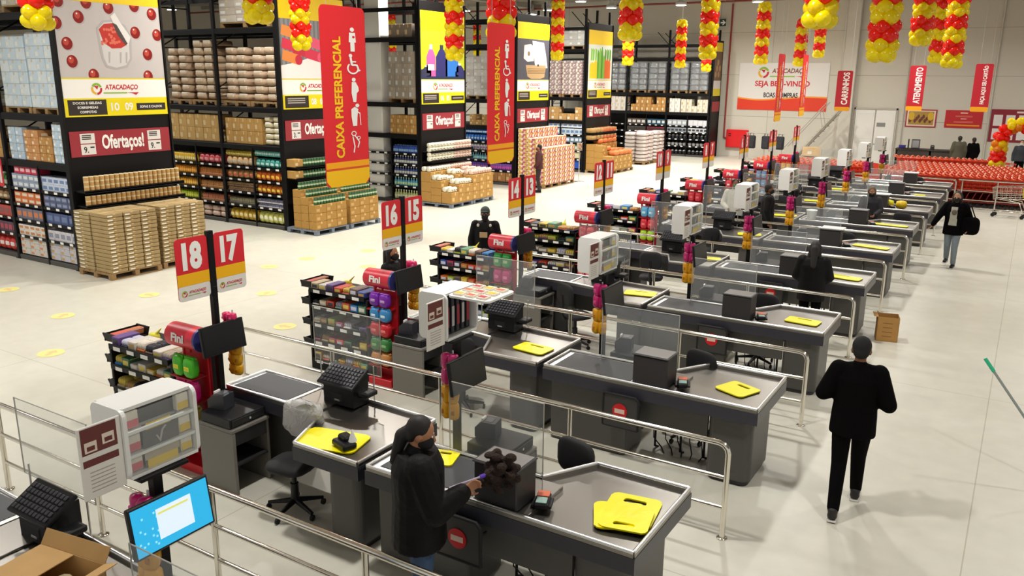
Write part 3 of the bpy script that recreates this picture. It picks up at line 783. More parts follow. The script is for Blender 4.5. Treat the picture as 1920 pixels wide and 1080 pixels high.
# rack 1: jars of green olives on steps over cut cartons
Y = RY[1]
JL = 'dark green jar on %s below the towel banner'
for z, x, w in ((1.72, .34, 'the upper end shelf'), (1.42, .34, 'the lower end shelf')):
    item('carton', .3, .3, .2, 'b48a48', 'd8c090', (XE + x, Y + .14, z + .003), 'small brown carton beside the jars on ' + w, None, PI / 2)
    for i in range(20): item('jar', .1, .1, .2, '2f6436', 'c4cfae', (XE + x, Y + .36 + .102 * i, z + .003), JL % w, 'green jars on ' + w, PI / 2)
pallet(-16.56, Y - .12, 1.1, 1.2, 'grey pallet under the jar cartons, near one below the towel banner', 0, 'g')
pallet(-16.56, Y + 1.18, 1.1, 1.2, 'grey pallet under the jar cartons, far one below the towel banner', 0, 'g')
for q, y0 in enumerate((Y - .1, Y + 1.2)):
    for s_, (x1, top) in enumerate(((-15.5, .8), (-15.78, .98), (-16.05, 1.16))):
        lay = int(round((top - .14) / .22)); h = (top - .14) / lay
        for j in range(lay):
            for i in range(3):
                lb = 'brown jar carton, %s row of the %s pallet below the towel banner' % (['front', 'middle', 'back'][s_], ['near', 'far'][q])
                item('carton', .38, .265, h - .003, 'b08540', 'caa468', (x1, y0 + .2 + .385 * i, .14 + j * h), lb, lb, PI / 2, 'display_carton')
        for i in range(11):
            w = '%s step of the %s pallet' % (['front', 'middle', 'back'][s_], ['near', 'far'][q])
            item('jar', .098, .098, .19, '2f6436', 'c4cfae', (x1 - .02, y0 + .08 + .104 * i, top + .002), JL % (w), 'green jars on the ' + w, PI / 2)
# rack 2: white coffee packs
Y = RY[2]
for z, w in ((1.72, 'upper'), (1.42, 'lower')):
    for i in range(14):
        c = ('e6e2cc', '5a4a38') if i < 8 else ('dcc4b4', 'a04038')
        for j in range(2):
            item('bag', .165, .16, .15 if j == 0 else .13, c[0], c[1], (XE + .36, Y - .05 + .168 * i + .1, z + j * .15), '%s pack on the %s end shelf below the bottle banner' % ('white coffee' if i < 8 else 'pink coffee', w), '%s packs on the %s end shelf' % ('white' if i < 8 else 'pink', w), PI / 2)
for q in (0, 1): pallet(-16.56, Y - .16 + 1.22 * q, 1.25, 1.18, 'dark pallet under coffee cartons, %s below the bottle banner' % ['near one', 'far one'][q], 0, 'g')
for q in range(6):
    y0 = Y - .14 + .4 * q
    for s_, (x1, top) in enumerate(((-15.33, (.5, .72, .7, .95, .95, .95)[q]), (-15.75, (.85, .8, .98, .9, 1.0, .95)[q]), (-16.15, 1.1))):
        lay = max(1, int(top / .28)); h = (top - .14) / lay
        for j in range(lay):
            lb = 'brown coffee carton in the %s row of the stepped pile below the bottle banner' % ['front', 'middle', 'back'][s_]
            item('carton', .39, .4, h - .004, 'b98c48', 'd8b878', (x1, y0 + .2, .14 + j * h), lb, lb, PI / 2, 'display_carton')
        c = ('e8e4d0', '6a5a44') if q < 3 else ('dcc0b0', 'a84840')
        for i in range(3):
            lb = '%s coffee pack on the %s row of the stepped pile below the bottle banner' % ('white' if q < 3 else 'pink', ['front', 'middle', 'back'][s_])
            item('bag', .125, .18, .15, c[0], c[1], (x1 - .03, y0 + .075 + .125 * i, top + .002), lb, lb, PI / 2)
            item('bag', .125, .18, .15, c[0], c[1], (x1 - .22, y0 + .075 + .125 * i, top + .002), lb, lb, PI / 2)
# rack 3: big block of printed white cartons
Y = RY[3]
for q in (0, 1): pallet(-16.56, Y - .05 + 1.22 * q, 1.25, 1.18, 'wooden pallet under the printed white cartons, %s' % ['near one', 'far one'][q])
for s_, (x1, lay) in enumerate(((-15.32, 8), (-15.72, 10), (-16.12, 12))):
    for j in range(lay):
        for i in range(6):
            y = Y - .02 + .4 * i + .2
            lb = 'printed carton in the %s below the paper roll banner' % ['front column', 'middle column', 'back column'][s_]
            item('printed_box', .385, .39, .168, 'b85c68', 'd0a84c', (x1, y, .14 + j * .171), lb, 'printed white cartons in the ' + lb.split(' in the ')[1], PI / 2, 'printed_carton')
# rack 4: orange net sacks over brown cartons
Y = RY[4]
for z, w in ((1.72, 'upper'), (1.42, 'lower')):
    for i in range(7):
        item('sack', .34, .5, .2, 'a8844c' if i < 3 else 'c8683c', 'b09058', (XE + .42, Y + .15 + .345 * i, z + .003), '%s sack on the %s end shelf below the vegetable banner' % ('tan' if i < 3 else 'orange', w), '%s sacks on the %s end shelf' % ('tan' if i < 3 else 'orange', w), PI / 2)
for q in (0, 1): pallet(-16.56, Y - .05 + 1.22 * q, 1.25, 1.18, 'wooden pallet under the cartons below the vegetable banner, %s' % ['near one', 'far one'][q])
for q in range(5):
    y0 = Y - .02 + .47 * q
    for s_, (x1, top) in enumerate(((-15.35, .76), (-15.75, (1.2, .95, .85, .82, .8)[q]), (-16.15, 1.25))):
        lay = max(1, int(top / .3)); h = (top - .14) / lay
        for j in range(lay):
            lb = 'brown carton in the %s row of the pile below the vegetable banner' % ['front', 'middle', 'back'][s_]
            item('carton', .46, .4, h - .004, 'b08440', 'd0ac70', (x1, y0 + .235, .14 + j * h), lb, lb, PI / 2, 'display_carton')
        if q: item('sack', .44, .39, .2, 'd0743c', 'd89050', (x1 + .02, y0 + .235, top), 'orange sack on the %s row of the pile below the vegetable banner' % ['front', 'middle', 'back'][s_], 'orange sacks on the %s row' % ['front', 'middle', 'back'][s_], PI / 2)
# white sacks on two pallets by the back rack
for q in (0, 1):
    pallet(-16.9 + .0 * q, 37.4 + 1.4 * q, 1.2, 1.25, 'wooden pallet of white sacks %s' % ['nearer the tills', 'nearer the back wall'][q])
    for j in range(8):
        for i in range(2):
            for t in range(2):
                lb = 'white printed sack on the pallet %s' % ['nearer the tills', 'nearer the back wall'][q]
                if j == 7 and (i + t) == 2: continue
                item('sack', .575, .565, .172, 'd4cac4', 'c8a8a4', (-15.72 - .58 * t, 37.72 + 1.4 * q + .6 * i, .14 + j * .175), lb, lb, PI / 2)
# ================================================================ banners on the rack ends
BW = 1.18
def strip(parent, labels, nums):
    g = G(); g.poly([(-BW, 3.2), (BW, 3.2), (BW, 3.57), (-BW, 3.57)], .004, 0)
    g.poly([(-BW, 3.57), (BW, 3.57), (BW, 3.95), (-BW, 3.95)], .004, 1)
    g.poly([(-BW, 3.95), (BW, 3.95), (BW, 3.975), (-BW, 3.975)], .0045, 0)
    g.poly([(-BW + .07, 3.23), (-.27, 3.23), (-.27, 3.54), (-BW + .07, 3.54)], .005, 2)
    g.poly([(.42, 3.3), (BW - .05, 3.3), (BW - .05, 3.45), (.42, 3.45)], .005, 2)
    g.obj('shelf_guide', [P('f0dc00'), WHP, P('2e2420')], parent)
    logo(parent, 0, 3.755, 1.15, .006)
    for q, t_ in enumerate(nums.split()): text(t_, -.08 + .32 * q, 3.385, .19, .17, WHP, parent, .006, .03)
    for i, l in enumerate(labels[0]): text(l, -.69, 3.475 - .09 * i, .62 * min(1, len(l) / 14), .05, WHP, parent, .006, .02)
    for i, l in enumerate(labels[1]): text(l, .77, 3.375, .54, .05, WHP, parent, .006, .02)
def bars(g, x0, x1, y, h, m, z=.006, n=1):
    for i in range(n): g.poly([(x0, y - i * h * 1.8), (x1, y - i * h * 1.8), (x1, y + h - i * h * 1.8), (x0, y + h - i * h * 1.8)], z, m)
BN = ['tomatoes around an open jar', 'rolled towels and a blue bottle', 'cleaning bottles on lime green', 'white paper rolls', 'vegetables']
for k in range(5):
    yc = RY[k] + 1.2
    t = thing('advert_banner', 'tall rack end banner showing %s' % BN[k], 'banner', (XE + .012, yc, 0), UP_PX)
    g = G(); g.box(-BW, BW, 3.2, 6.06, -.008, .002); g.obj('board', P('d8d4d0'), t)
    g = G(); g.poly([(-BW, 5.47), (BW, 5.47), (BW, 6.06), (-BW, 6.06)], .004, 0); g.obj('yellow_header', P('f2cc00'), t)
    strip(t, [(['DOCES E GELEIAS', 'SOBREMESAS', 'COMPOTAS'], ['SOPAS E CALDOS']), ((), ()), ((), ()), ((), ()), ((), ())][k], ['10  09', '08  07', '06  05', '', ''][k])
    if k:
        g = G(); bars(g, -1.02, -.4, 3.455, .03, 0, .007, 3); bars(g, .5, 1.05, 3.36, .03, 0, .007, 1); g.obj('small_print', P('b0a8a0'), t)
    g = G(); V0 = 3.98
    g.poly([(-BW, V0), (BW, V0), (BW, 5.47), (-BW, 5.47)], .003, 0)
    W_ = lambda u, v: (-BW + u * 2 * BW, V0 + v * 1.49)
    if k == 0:
        ms = [P('c9c2c0'), P('8e1c1a', .3), P('c44a3c', .3), P('b9b2b2'), P('c42c22'), P('e07058'), P('d8d4d2'), P('4c4440'), P('ece8e4')]
        for (x, y) in ((100, 8), (415, 30), (225, 110), (78, 160), (155, 300), (185, 425), (320, 520), (712, 55), (597, 200), (752, 210), (685, 360), (690, 527), (272, 5), (588, 3)):
            xl = 65 + y * .095; u = (x - xl) / 695; v = 1 - y / 540; c = W_(min(.985, max(.015, u)), v)
            cl = lambda pts: [(min(BW, max(-BW, a)), min(5.469, max(V0, b))) for a, b in pts]
            g.poly(cl(circ(c[0] + .02, c[1] - .03, .115, 18, .12)), .0034, 3)
            g.poly(cl(circ(c[0], c[1], .115, 18, .125)), .004, 1); g.poly(cl(circ(c[0] - .02, c[1] + .03, .06, 12, .07)), .0045, 2); g.poly(cl(circ(c[0] - .03, c[1] + .06, .018, 8)), .005, 8)
        def J(pts): return [W_((x - 65 - y * .095) / 695, 1 - y / 540) for x, y in pts]
        g.poly(J([(335, 180), (375, 125), (450, 112), (530, 150), (570, 230), (575, 400), (545, 460), (470, 482), (400, 462), (372, 400)]), .005, 3)
        g.poly(J([(350, 185), (385, 140), (450, 130), (520, 165), (552, 240), (560, 395), (535, 445), (470, 466), (410, 448), (386, 395)]), .0055, 6)
        g.poly(J([(352, 190), (385, 150), (440, 140), (505, 190), (545, 290), (500, 320), (440, 325), (385, 285)]), .006, 4)
        for i in range(26):
            a, b = random.uniform(375, 500), random.uniform(170, 300)
            g.poly([(p[0], p[1]) for p in circ(*J([(a, b)])[0], .03, 7)], .0065 + i * 1e-5, 5)
        g.poly(J([(428, 95), (455, 62), (500, 140), (565, 235), (548, 300), (500, 250), (455, 150)]), .007, 8)
        g.poly(J([(440, 135), (470, 150), (545, 285), (530, 295), (480, 230)]), .0072, 7)
        for x in (415, 490, 530): g.poly(J([(x, 350), (x + 14, 350), (x + 12, 430), (x + 2, 430)]), .0062, 3)
    elif k == 1:
        ms = [P('8c8c8e'), P('d8304c'), P('e88a40'), P('f2ece8'), P('4a86c8'), P('c82840'), P('707274'), P('e85878')]
        for i in range(16): bars(g, -BW + i * .15, -BW + i * .15 + .06, V0, 1.488, 6, .0034)
        g.poly([W_(0, 0), W_(1, 0), W_(1, .3), W_(.55, .42), (W_(.25, .28)), W_(0, .22)], .004, 3)
        for i, (u, v, m) in enumerate(((.02, .72, 2), (.02, .5, 1), (.02, .3, 2), (.22, .62, 1), (.18, .42, 5), (.4, .55, 7), (.36, .35, 1))):
            c = W_(u + .12, v + .06); g.poly(seg(c[0] - .32 + .06, c[1] + .06, c[0] + .3, c[1] - .06, .26), .0045 + i * 2e-4, m); g.poly(circ(c[0] + .3, c[1] - .06, .13, 14), .0046 + i * 2e-4, [7, 7, 5, 1, 2, 7, 1, 7][m])
        g.poly([W_(.72, .04), W_(.93, .04), W_(.93, .7), W_(.88, .86), W_(.78, .86), W_(.72, .7)], .0065, 4); g.poly([W_(.8, .86), W_(.86, .86), W_(.86, .97), (W_(.8, .97))], .0065, 6)
    elif k == 2:
        ms = [P('c4cc1c'), P('d85aa0'), P('28286a'), P('2a78d0'), P('1c2c50'), P('e0e8f0'), P('30304c')]
        g.poly([W_(0, 0), W_(1, 0), W_(1, .2), W_(.6, .12), W_(.2, .22), W_(0, .2)], .004, 4)
        for u, w, h, m, cm in ((.22, .1, .62, 1, 5), (.46, .13, .62, 2, 6), (.7, .15, .56, 3, 5), (.12, .1, .25, 6, 5), (.88, .1, .3, 2, 5)):
            g.poly([W_(u - w, .06), W_(u + w, .06), W_(u + w, h * .75), W_(u + w * .4, h), W_(u - w * .4, h), W_(u - w, h * .75)], .005, m)
            g.poly([W_(u - w * .3, h), W_(u + w * .3, h), W_(u + w * .3, h * 1.16), W_(u - w * .3, h * 1.16)], .005, cm)
            g.poly([W_(u - w * .7, h * .3), W_(u + w * .7, h * .3), W_(u + w * .7, h * .5), W_(u - w * .7, h * .5)], .0055, 5 if m == 1 else m)
    elif k == 3:
        ms = [P('4c4c56'), P('eeebe4'), P('d8d2c6'), P('8a6c48'), P('b8986c'), P('3c3834')]
        g.poly([W_(.18, .52), W_(.3, .44), W_(.5, .46), W_(.52, .8), W_(.4, .88), W_(.2, .84)], .0045, 2)
        g.poly(circ(*W_(.34, .64), .3, 20, .29), .005, 1); g.poly(circ(*W_(.34, .64), .09, 14), .0055, 3)
        g.poly([W_(.45, .96), W_(.82, .93), W_(.9, .6), W_(.95, .3), W_(.55, .3), W_(.5, .6)], .0052, 1)
        g.poly([W_(.25, .36), W_(.9, .36), W_(.85, .06), W_(.72, .02), W_(.42, .02), W_(.3, .08)], .006, 4); g.poly(circ(*W_(.64, .36), .07, 12, .05), .0065, 5)
        bars(g, W_(.3, 0)[0], W_(.86, 0)[0], W_(0, .26)[1], .03, 3, .0066, 4)
    else:
        ms = [P('dfe6d8'), P('e8c814'), P('58a82c'), P('e8702c'), P('88c850'), P('c83c20'), P('f0f0e8')]
        for u, w, h, m in ((.16, .1, .5, 1), (.3, .09, .55, 1), (.48, .05, .9, 4), (.56, .04, .95, 2), (.4, .04, .85, 2), (.72, .05, .6, 3), (.8, .05, .62, 3), (.88, .05, .58, 3), (.64, .05, .7, 4)):
            g.poly([W_(u - w, .04), W_(u + w, .04), W_(u + w, h * .85), W_(u + w * .3, h), W_(u - w * .3, h), W_(u - w, h * .85)], .0045 + u * .001, m)
        for u in (.12, .2, .3, .7, .8, .9): g.poly([W_(u - .03, .55), W_(u + .03, .55), W_(u + .05, .85), W_(u - .02, .9)], .0044, 2 if u > .5 else 4)
    g.obj('picture', ms, t)
    # the red offer board below
    o = thing('offer_sign', 'red offer board below the banner of %s' % BN[k], 'sign', (XE + .012, yc, 0), UP_PX)
    g = G(); g.box(-BW + .02, BW - .02, 2.39, 2.91, -.008, .006); g.obj('board', P('9c2a34'), o)
    text('Ofertaços!', .02, 2.64, .98, .37, WHP, o, .009, .032)
    for x in (-.78, .77):
        g = G()
        g.poly([(x - .16, 2.66), (x + .16, 2.66), (x + .16, 2.86), (x - .16, 2.86)], .008, 0); g.poly([(x - .16, 2.43), (x + .16, 2.43), (x + .16, 2.64), (x - .16, 2.64)], .008, 0)
        bars(g, x - .12, x + .08, 2.81, .02, 1, .0085, 3); bars(g, x + .04, x + .13, 2.56, .03, 1, .0085, 1)
        g.obj('price_card', [P('e4e0da'), P('2c2422')], o)
    if k < 2:
        for x in (-.83, .72): text('93'[k] + '.', x, 2.53, .1, .13, P('2c2422'), o, .009, .02)
t = thing('advert_banner', 'narrow rack end banner seen edge on beside the fire hydrant cabinet', 'banner', (-14.45 + .012, 43.6, 0), UP_PX)
g = G(); g.box(-.58, .58, 3.2, 5.9, -.008, .002, 0, 0); g.obj('board', P('d8d4d0'), t)
g = G(); g.poly([(-.58, 5.45), (.58, 5.45), (.58, 5.9), (-.58, 5.9)], .004, 0); g.poly([(-.58, 3.98), (.58, 3.98), (.58, 5.45), (-.58, 5.45)], .004, 1); g.poly([(-.58, 3.2), (.58, 3.2), (.58, 3.57), (-.58, 3.57)], .004, 2)
for i in range(5): g.poly(circ(-.3 + .15 * i, 4.3 + .3 * (i % 3), .16, 14), .0045 + i * 1e-4, 3)
g.obj('picture', [P('f2cc00'), P('6c5038'), P('e0d020'), P('b08c60')], t)
o = thing('offer_sign', 'red offer board on the end of the back wall rack', 'sign', (-14.45 + .012, 43.6, 0), UP_PX)
G().box(-.58, .58, 2.39, 2.91, -.008, .006).obj('board', P('9c2a34'), o)

# ================================================================ hanging banners
def icons(g, x, m=0):
    z = .006
    # a standing person holding a baby
    g.poly(circ(x, 1.66, .035), z, m); g.poly([(x - .05, 1.61), (x + .05, 1.61), (x + .06, 1.45), (x + .035, 1.45), (x + .035, 1.3), (x - .035, 1.3), (x - .035, 1.45), (x - .06, 1.45)], z, m)
    g.poly(circ(x + .02, 1.54, .022), z + .0005, 1)
    # wheelchair
    g.poly(circ(x - .04, 1.23, .03), z, m); g.poly(seg(x - .04, 1.2, x - .02, 1.07, .035), z, m); g.poly(seg(x - .03, 1.13, x + .05, 1.13, .022), z + 1e-4, m)
    g.poly(seg(x - .02, 1.075, x + .06, 1.075, .03), z + 2e-4, m); g.poly(seg(x + .06, 1.08, x + .095, .98, .03), z + 3e-4, m); g.poly(seg(x + .08, .975, x + .12, .99, .022), z + 4e-4, m)
    g.poly(arc(x - .005, 1.02, .075, .1, 130, 375, 20), z + 5e-4, m)
    # a pregnant person
    g.poly(circ(x, .83, .033), z, m); g.poly([(x - .035, .79), (x + .03, .79), (x + .075, .7), (x + .08, .64), (x + .045, .6), (x + .03, .45), (x - .02, .45), (x - .045, .6)], z, m)
    # an old person with a cane
    g.poly(circ(x + .045, .39, .033), z, m); g.poly([(x - .06, .33), (x + .0, .37), (x + .06, .33), (x + .04, .2), (x + .03, .04), (x - .04, .04), (x - .06, .2)], z, m)
    g.poly(seg(x + .085, .26, x + .095, .05, .013), z, m); g.poly(seg(x + .02, .3, x + .09, .25, .02), z + 1e-4, m)
    # a parent bending over a child
    g.poly(arc(x - .03, -.09, .03, .045, 0, 360, 16), z, m); g.poly(seg(x - .05, -.14, x - .02, -.32, .02), z, m); g.poly(seg(x - .01, -.13, x + .06, -.24, .02), z + 1e-4, m)
    g.poly(seg(x + .06, -.24, x + .03, -.34, .02), z + 2e-4, m); g.poly(arc(x + .05, -.17, .02, .032, 0, 360, 12), z + 3e-4, m); g.poly(seg(x - .02, -.3, x - .04, -.42, .02), z + 4e-4, m)
PREF = None
def pref(x, y0, y1, z0, z1, label):
    global PREF
    loc = (x, (y0 + y1) / 2, (z0 + z1) / 2 - .66)
    if PREF: return dup(PREF, loc, label)
    w = .365; lo, hi = -.35, 1.67
    t = thing('hanging_banner', label, 'banner', loc, UP_PX, 'tall red hanging banners')
    g = G(); g.prism(rrect(-w, w, lo, hi, .07), -.012, 0); g.obj('panel', P('e6242c', .35), t)
    g = G(); g.poly([(-w, lo + .07), (-w, lo + .2), (w, lo + .2), (w, lo + .07), (w - .07, lo), (-w + .07, lo)], .002, 0)
    g.poly([(-w, lo + .2), (w, lo + .2), (w, lo + .285), (-w, lo + .285)], .002, 2); g.poly([(-w, lo + .19), (w, lo + .19), (w, lo + .215), (-w, lo + .215)], .0025, 1)
    g.obj('yellow_foot', [P('ffc40c', .4), P('e0541c', .4), P('ffae10', .4)], t)
    text('CAIXA PREFERENCIAL', -.12, .66, 1.36, .135, P('ffca1c', .4), t, .004, .035, PI / 2)
    g = G(); v0 = len(g.v); icons(g, 0)
    g.v = [(a * 1.0 + .14, b * .67 + .311, c) for a, b, c in g.v]
    g.obj('pictogram', [WHP, P('e6242c', .35)], t)
    G().tube([(-.25, hi, -.006), (-.25, 6.2 - 1.0, -.006)], .004, 4).obj('hanging_wire', P('b0b0b0'), t)
    G().tube([(.25, hi, -.006), (.25, 6.2 - 1.0, -.006)], .004, 4).obj('hanging_wire', P('b0b0b0'), t)
    PREF = t
    return t
pref(-6.8, 6.93, 7.65, 2.83, 4.80, 'tall red banner with yellow lettering and white pictograms, over the till row of sign eighteen')
pref(-6.8, 10.27, 10.99, 2.83, 4.80, 'tall red banner with pictograms hanging beyond the till of sign sixteen')
pref(-6.8, 26.2, 26.92, 2.83, 4.80, 'tall red banner seen nearly edge on before the welcome board, nearer its middle')
pref(-6.8, 29.3, 30.02, 2.95, 4.80, 'tall red banner seen nearly edge on before the welcome board, towards its exit side')
def wordban(x, y, zc, w, h, s, label, small=None):
    t = thing('hanging_banner', label, 'banner', (x, y, zc), UP_MY)
    g = G(); g.prism(rrect(-w / 2, w / 2, -h / 2, h / 2, .06), -.012, 0); g.obj('panel', P('b81c2c', .4), t)
    g = G(); g.poly(rrect(-w / 2, w / 2, -h / 2, -h / 2 + .2 * h / 2, .05), .002, 0); g.obj('yellow_foot', P('eaa414', .4), t)
    text(s, w * .1, h * .06, h * .8, w * .42 if len(s) < 14 else w * .34, WHP, t, .004, .03, PI / 2)
    if small: text(small, -w * .33, -h * .15, h * .22, w * .12, WHP, t, .004, .02, PI / 2)
    for sx in (-.3, .3): G().tube([(w * sx, h / 2, -.006), (w * sx, 8.2 - zc, -.006)], .005, 4).obj('hanging_wire', P('b0b0b0'), t)
wordban(-7.05, 38.0, 3.62, .62, 1.66, 'CARRINHOS', 'red hanging banner reading CARRINHOS above the carts')
wordban(-4.55, 40.5, 3.75, .64, 1.9, 'ATENDIMENTO', 'red hanging banner reading ATENDIMENTO above the service desk')
wordban(-2.05, 40.5, 3.8, .66, 1.95, 'FAÇA AQUI SEU CARTÃO', 'red hanging banner reading FACA AQUI SEU CARTAO near the balloon arch')

# ================================================================ the back wall
YW = 44.845
t = thing('welcome_board', 'wide white welcome board with red wave on the back wall', 'sign', (-11.36, YW, 3.7), UP_MY)
g = G(); g.box(-2.29, 2.29, -1.2, 1.21, -.0, .03, .005); g.obj('board', P('e6e2de'), t)
g = G()
wave = [(-2.29 + 4.58 * i / 24, -.66 - .1 * math.sin(PI * 2 * i / 24) + (.14 * (i / 24 - .55) ** 2 * 4 if i > 12 else .05)) for i in range(25)]
g.poly([(-2.29, -1.2), (2.29, -1.2)] + list(reversed(wave)), .033, 0)
for i in range(24): g.poly([wave[i], wave[i + 1], (wave[i + 1][0], wave[i + 1][1] + .07), (wave[i][0], wave[i][1] + .07)], .0335, 1)
g.obj('red_wave', [P('e03a1c'), P('f09a28')], t)
logo(t, .05, .72, 2.7, .034, col=P('8a5040'))
text('SEJA BEM-VINDO', -.02, .12, 2.8, .36, P('cc2030'), t, .034, .03)
text('BOAS COMPRAS', -.05, -.42, 1.75, .26, P('2c2628'), t, .034, .03)
t = thing('fire_hydrant_cabinet', 'red metal fire hydrant cabinet on the back wall', 'cabinet', (-13.5, YW, .96), UP_MY)
G().box(-.58, .58, -.47, .47, 0, .2, .012).obj('body', P('d8141c', .35), t)
G().box(-.54, .54, -.43, .43, .2, .212, .006).obj('door', P('e01a22', .3), t)
G().box(.42, .47, -.06, .06, .212, .24, .006).obj('handle', P('2a2a2a'), t)
g = G(); bars(g, -.45, -.3, .22, .06, 0, .214, 2); g.obj('sticker', P('401014'), t)
o = G().tube([(-14.25, YW - .06, 7.9), (-14.25, YW - .06, 1.0), (-14.09, YW - .06, .95)], .045, 8).obj('standpipe', P('9a2a26', .4)); tag(o, 'dark red vertical pipe above the hydrant cabinet', 'pipe')
o = G().tube([(-1.8, YW - .05, 8.2), (-1.8, YW - .05, .1)], .035, 8).obj('conduit', P('cfcabc', .5)); tag(o, 'pale vertical conduit on the back wall behind the balloon arch', 'conduit')
o = G().tube([(-5.45, YW - .05, 8.2), (-5.45, YW - .05, .1)], .03, 8).obj('conduit', P('c4beb0', .5)); tag(o, 'pale vertical conduit between the white door and the group picture', 'conduit')
t = thing('exit_sign', 'dark green exit sign with white arrow high on the back wall', 'sign', (-14.8, 44.6, 6.95), UP_MY)
G().box(-.36, .32, -.2, .2, -.04, 0, .01).obj('panel', P('dfe4dc'), t)
g = G(); g.poly(rrect(-.06, .31, -.19, .19, .02), .002, 0); g.poly(seg(.01, 0, .2, 0, .07), .004, 1); g.poly([(.16, .12), (.28, 0), (.16, -.12), (.1, -.12), (.19, 0), (.1, .12)], .0045, 1)
g.poly(circ(-.22, .1, .035), .004, 0); g.poly([(-.28, .05), (-.16, .06), (-.15, -.06), (-.2, -.14), (-.25, -.05), (-.31, -.13)], .004, 0); g.obj('symbol', [P('14301c'), WHP], t)
G().tube([(0, .2, -.02), (0, 1.3, -.02)], .01, 5).obj('bracket', P('888888'), t)
t = thing('door_1', 'white double door in the back wall', 'door', (-6.7, YW, 0)); t['kind'] = 'structure'; t.scale = (.87, 1, 1)
g = G()
for x0, x1 in ((-1.15, 1.15),): g.box(-1.15, -1.07, -.08, 0, 0, 2.75); g.box(1.07, 1.15, -.08, 0, 0, 2.75); g.box(-1.15, 1.15, -.08, 0, 2.67, 2.75)
g.obj('frame', P('b8b2a6'), t)
for s_ in (-1, 1):
    g = G(); x0, x1 = (-1.06, -.03) if s_ < 0 else (.03, 1.06)
    g.box(x0, x1, -.06, -.01, .02, 2.66, .01); g.box(x0 + .08, x1 - .08, -.066, -.05, .15, 1.1, .01); g.box(x0 + .08, x1 - .08, -.066, -.05, 1.25, 2.5, .01)
    d = g.obj('door_leaf', P('e8e6e0', .5), t)
    G().tube([(.06 * s_, -.07, 1.0), (.06 * s_, -.11, 1.0), (.18 * s_, -.11, 1.0)], .012, 6).obj('handle', P('606060', .3), d)
o = G().box(-.2, .2, -.075, -.067, 1.85, 2.05).obj('door_sign', P('8a8a88'), None, (-6.4, YW, 0)); tag(o, 'small grey notice on the white double door', 'sign')
for i, (x0, x1, z0, z1, lb) in enumerate(((-5.33, -3.98, 1.89, 2.74, 'framed group picture with gold tones on the back wall'), (-3.62, -2.05, 1.92, 2.74, 'plain red notice with pale lines on the back wall'), (-1.73, .9, 1.35, 2.83, 'dark red notice board with white sheets behind the balloon arch'))):
    w, h = (x1 - x0) / 2, (z1 - z0) / 2
    t = thing(['framed_picture', 'wall_notice', 'notice_board'][i], lb, ['picture', 'sign', 'notice board'][i], ((x0 + x1) / 2, YW, (z0 + z1) / 2), UP_MY)
    G().box(-w, w, -h, h, 0, .03, .006).obj('board', P(['a8343c', 'c02028', '8c2030'][i]), t)
    g = G()
    if i == 0:
        g.poly([(-w + .06, -h + .06), (w - .06, -h + .06), (w - .06, h - .06), (-w + .06, h - .06)], .032, 0); g.poly([(-w + .12, -h + .12), (w - .12, -h + .12), (w - .12, h - .1), (-w + .12, h - .1)], .033, 1)
        for q in range(14): g.poly(circ(-w + .2 + q * .073, -.12 + .1 * (q % 3), .06, 10, .1), .034 + q * 1e-5, 2)
        for q in (-1, 1): g.poly(circ(q * .42, .1, .14, 12, .2), .035, 3)
        g.obj('print', [P('e8d8c8'), P('b08c40'), P('6c3a28'), P('d8b030')], t)
    elif i == 1:
        bars(g, -.15, .15, .26, .05, 0, .032); bars(g, -.35, .35, .14, .02, 1, .032, 2); bars(g, -.12, .12, 0, .03, 0, .032); bars(g, -.4, .4, -.12, .02, 1, .032, 2); bars(g, -w + .1, w - .1, -h + .1, .06, 2, .032)
        g.obj('print', [P('f0c8b0'), P('e08070'), P('e8a020')], t)
    else:
        for q in range(5):
            for r_ in range(2): x = -w + .12 + q * .5; y = h - .75 - r_ * .62; g.poly([(x, y), (x + .36, y), (x + .36, y + .5), (x, y + .5)], .032, 0)
        bars(g, -.3, .3, h - .16, .08, 1, .032)
        g.obj('print', [P('e8e4e0'), P('f0d8d0')], t)

# ================================================================ balloon columns and the arch
def latex(name, h):
    m = M(name, S(h), 0.2, spec=.6, coat=.3)
    b = m.node_tree.nodes['Principled BSDF']; out = m.node_tree.nodes['Material Output']
    t = m.node_tree.nodes.new('ShaderNodeBsdfTranslucent'); t.inputs[0].default_value = S(h) + (1,)
    mx = m.node_tree.nodes.new('ShaderNodeMixShader'); mx.inputs[0].default_value = .5
    m.node_tree.links.new(b.outputs[0], mx.inputs[1]); m.node_tree.links.new(t.outputs[0], mx.inputs[2]); m.node_tree.links.new(mx.outputs[0], out.inputs[0])
    return m
BR = latex('balloon_red', 'ff2a18'); BY = latex('balloon_yellow', 'fff010'); BO = latex('balloon_orange', 'f8a420')
def bal_mesh(m):
    g = G(); g.ell((0, 0, 0), (1, 1, 1.05), 12, 8); g.lathe([(.02, -1.05), (.1, -1.14), (.02, -1.17)], 6)
    return g.mesh('balloon', m)
BMR, BMY, BMO = bal_mesh(BR), bal_mesh(BY), bal_mesh(BO)
def balloon(parent, me, p, r, ax):
    o = put('balloon', me, parent, p); o.scale = (r, r, r)
    o.rotation_mode = 'QUATERNION'; o.rotation_quaternion = Vector((0, 0, 1)).rotation_difference(Vector(ax)); return o
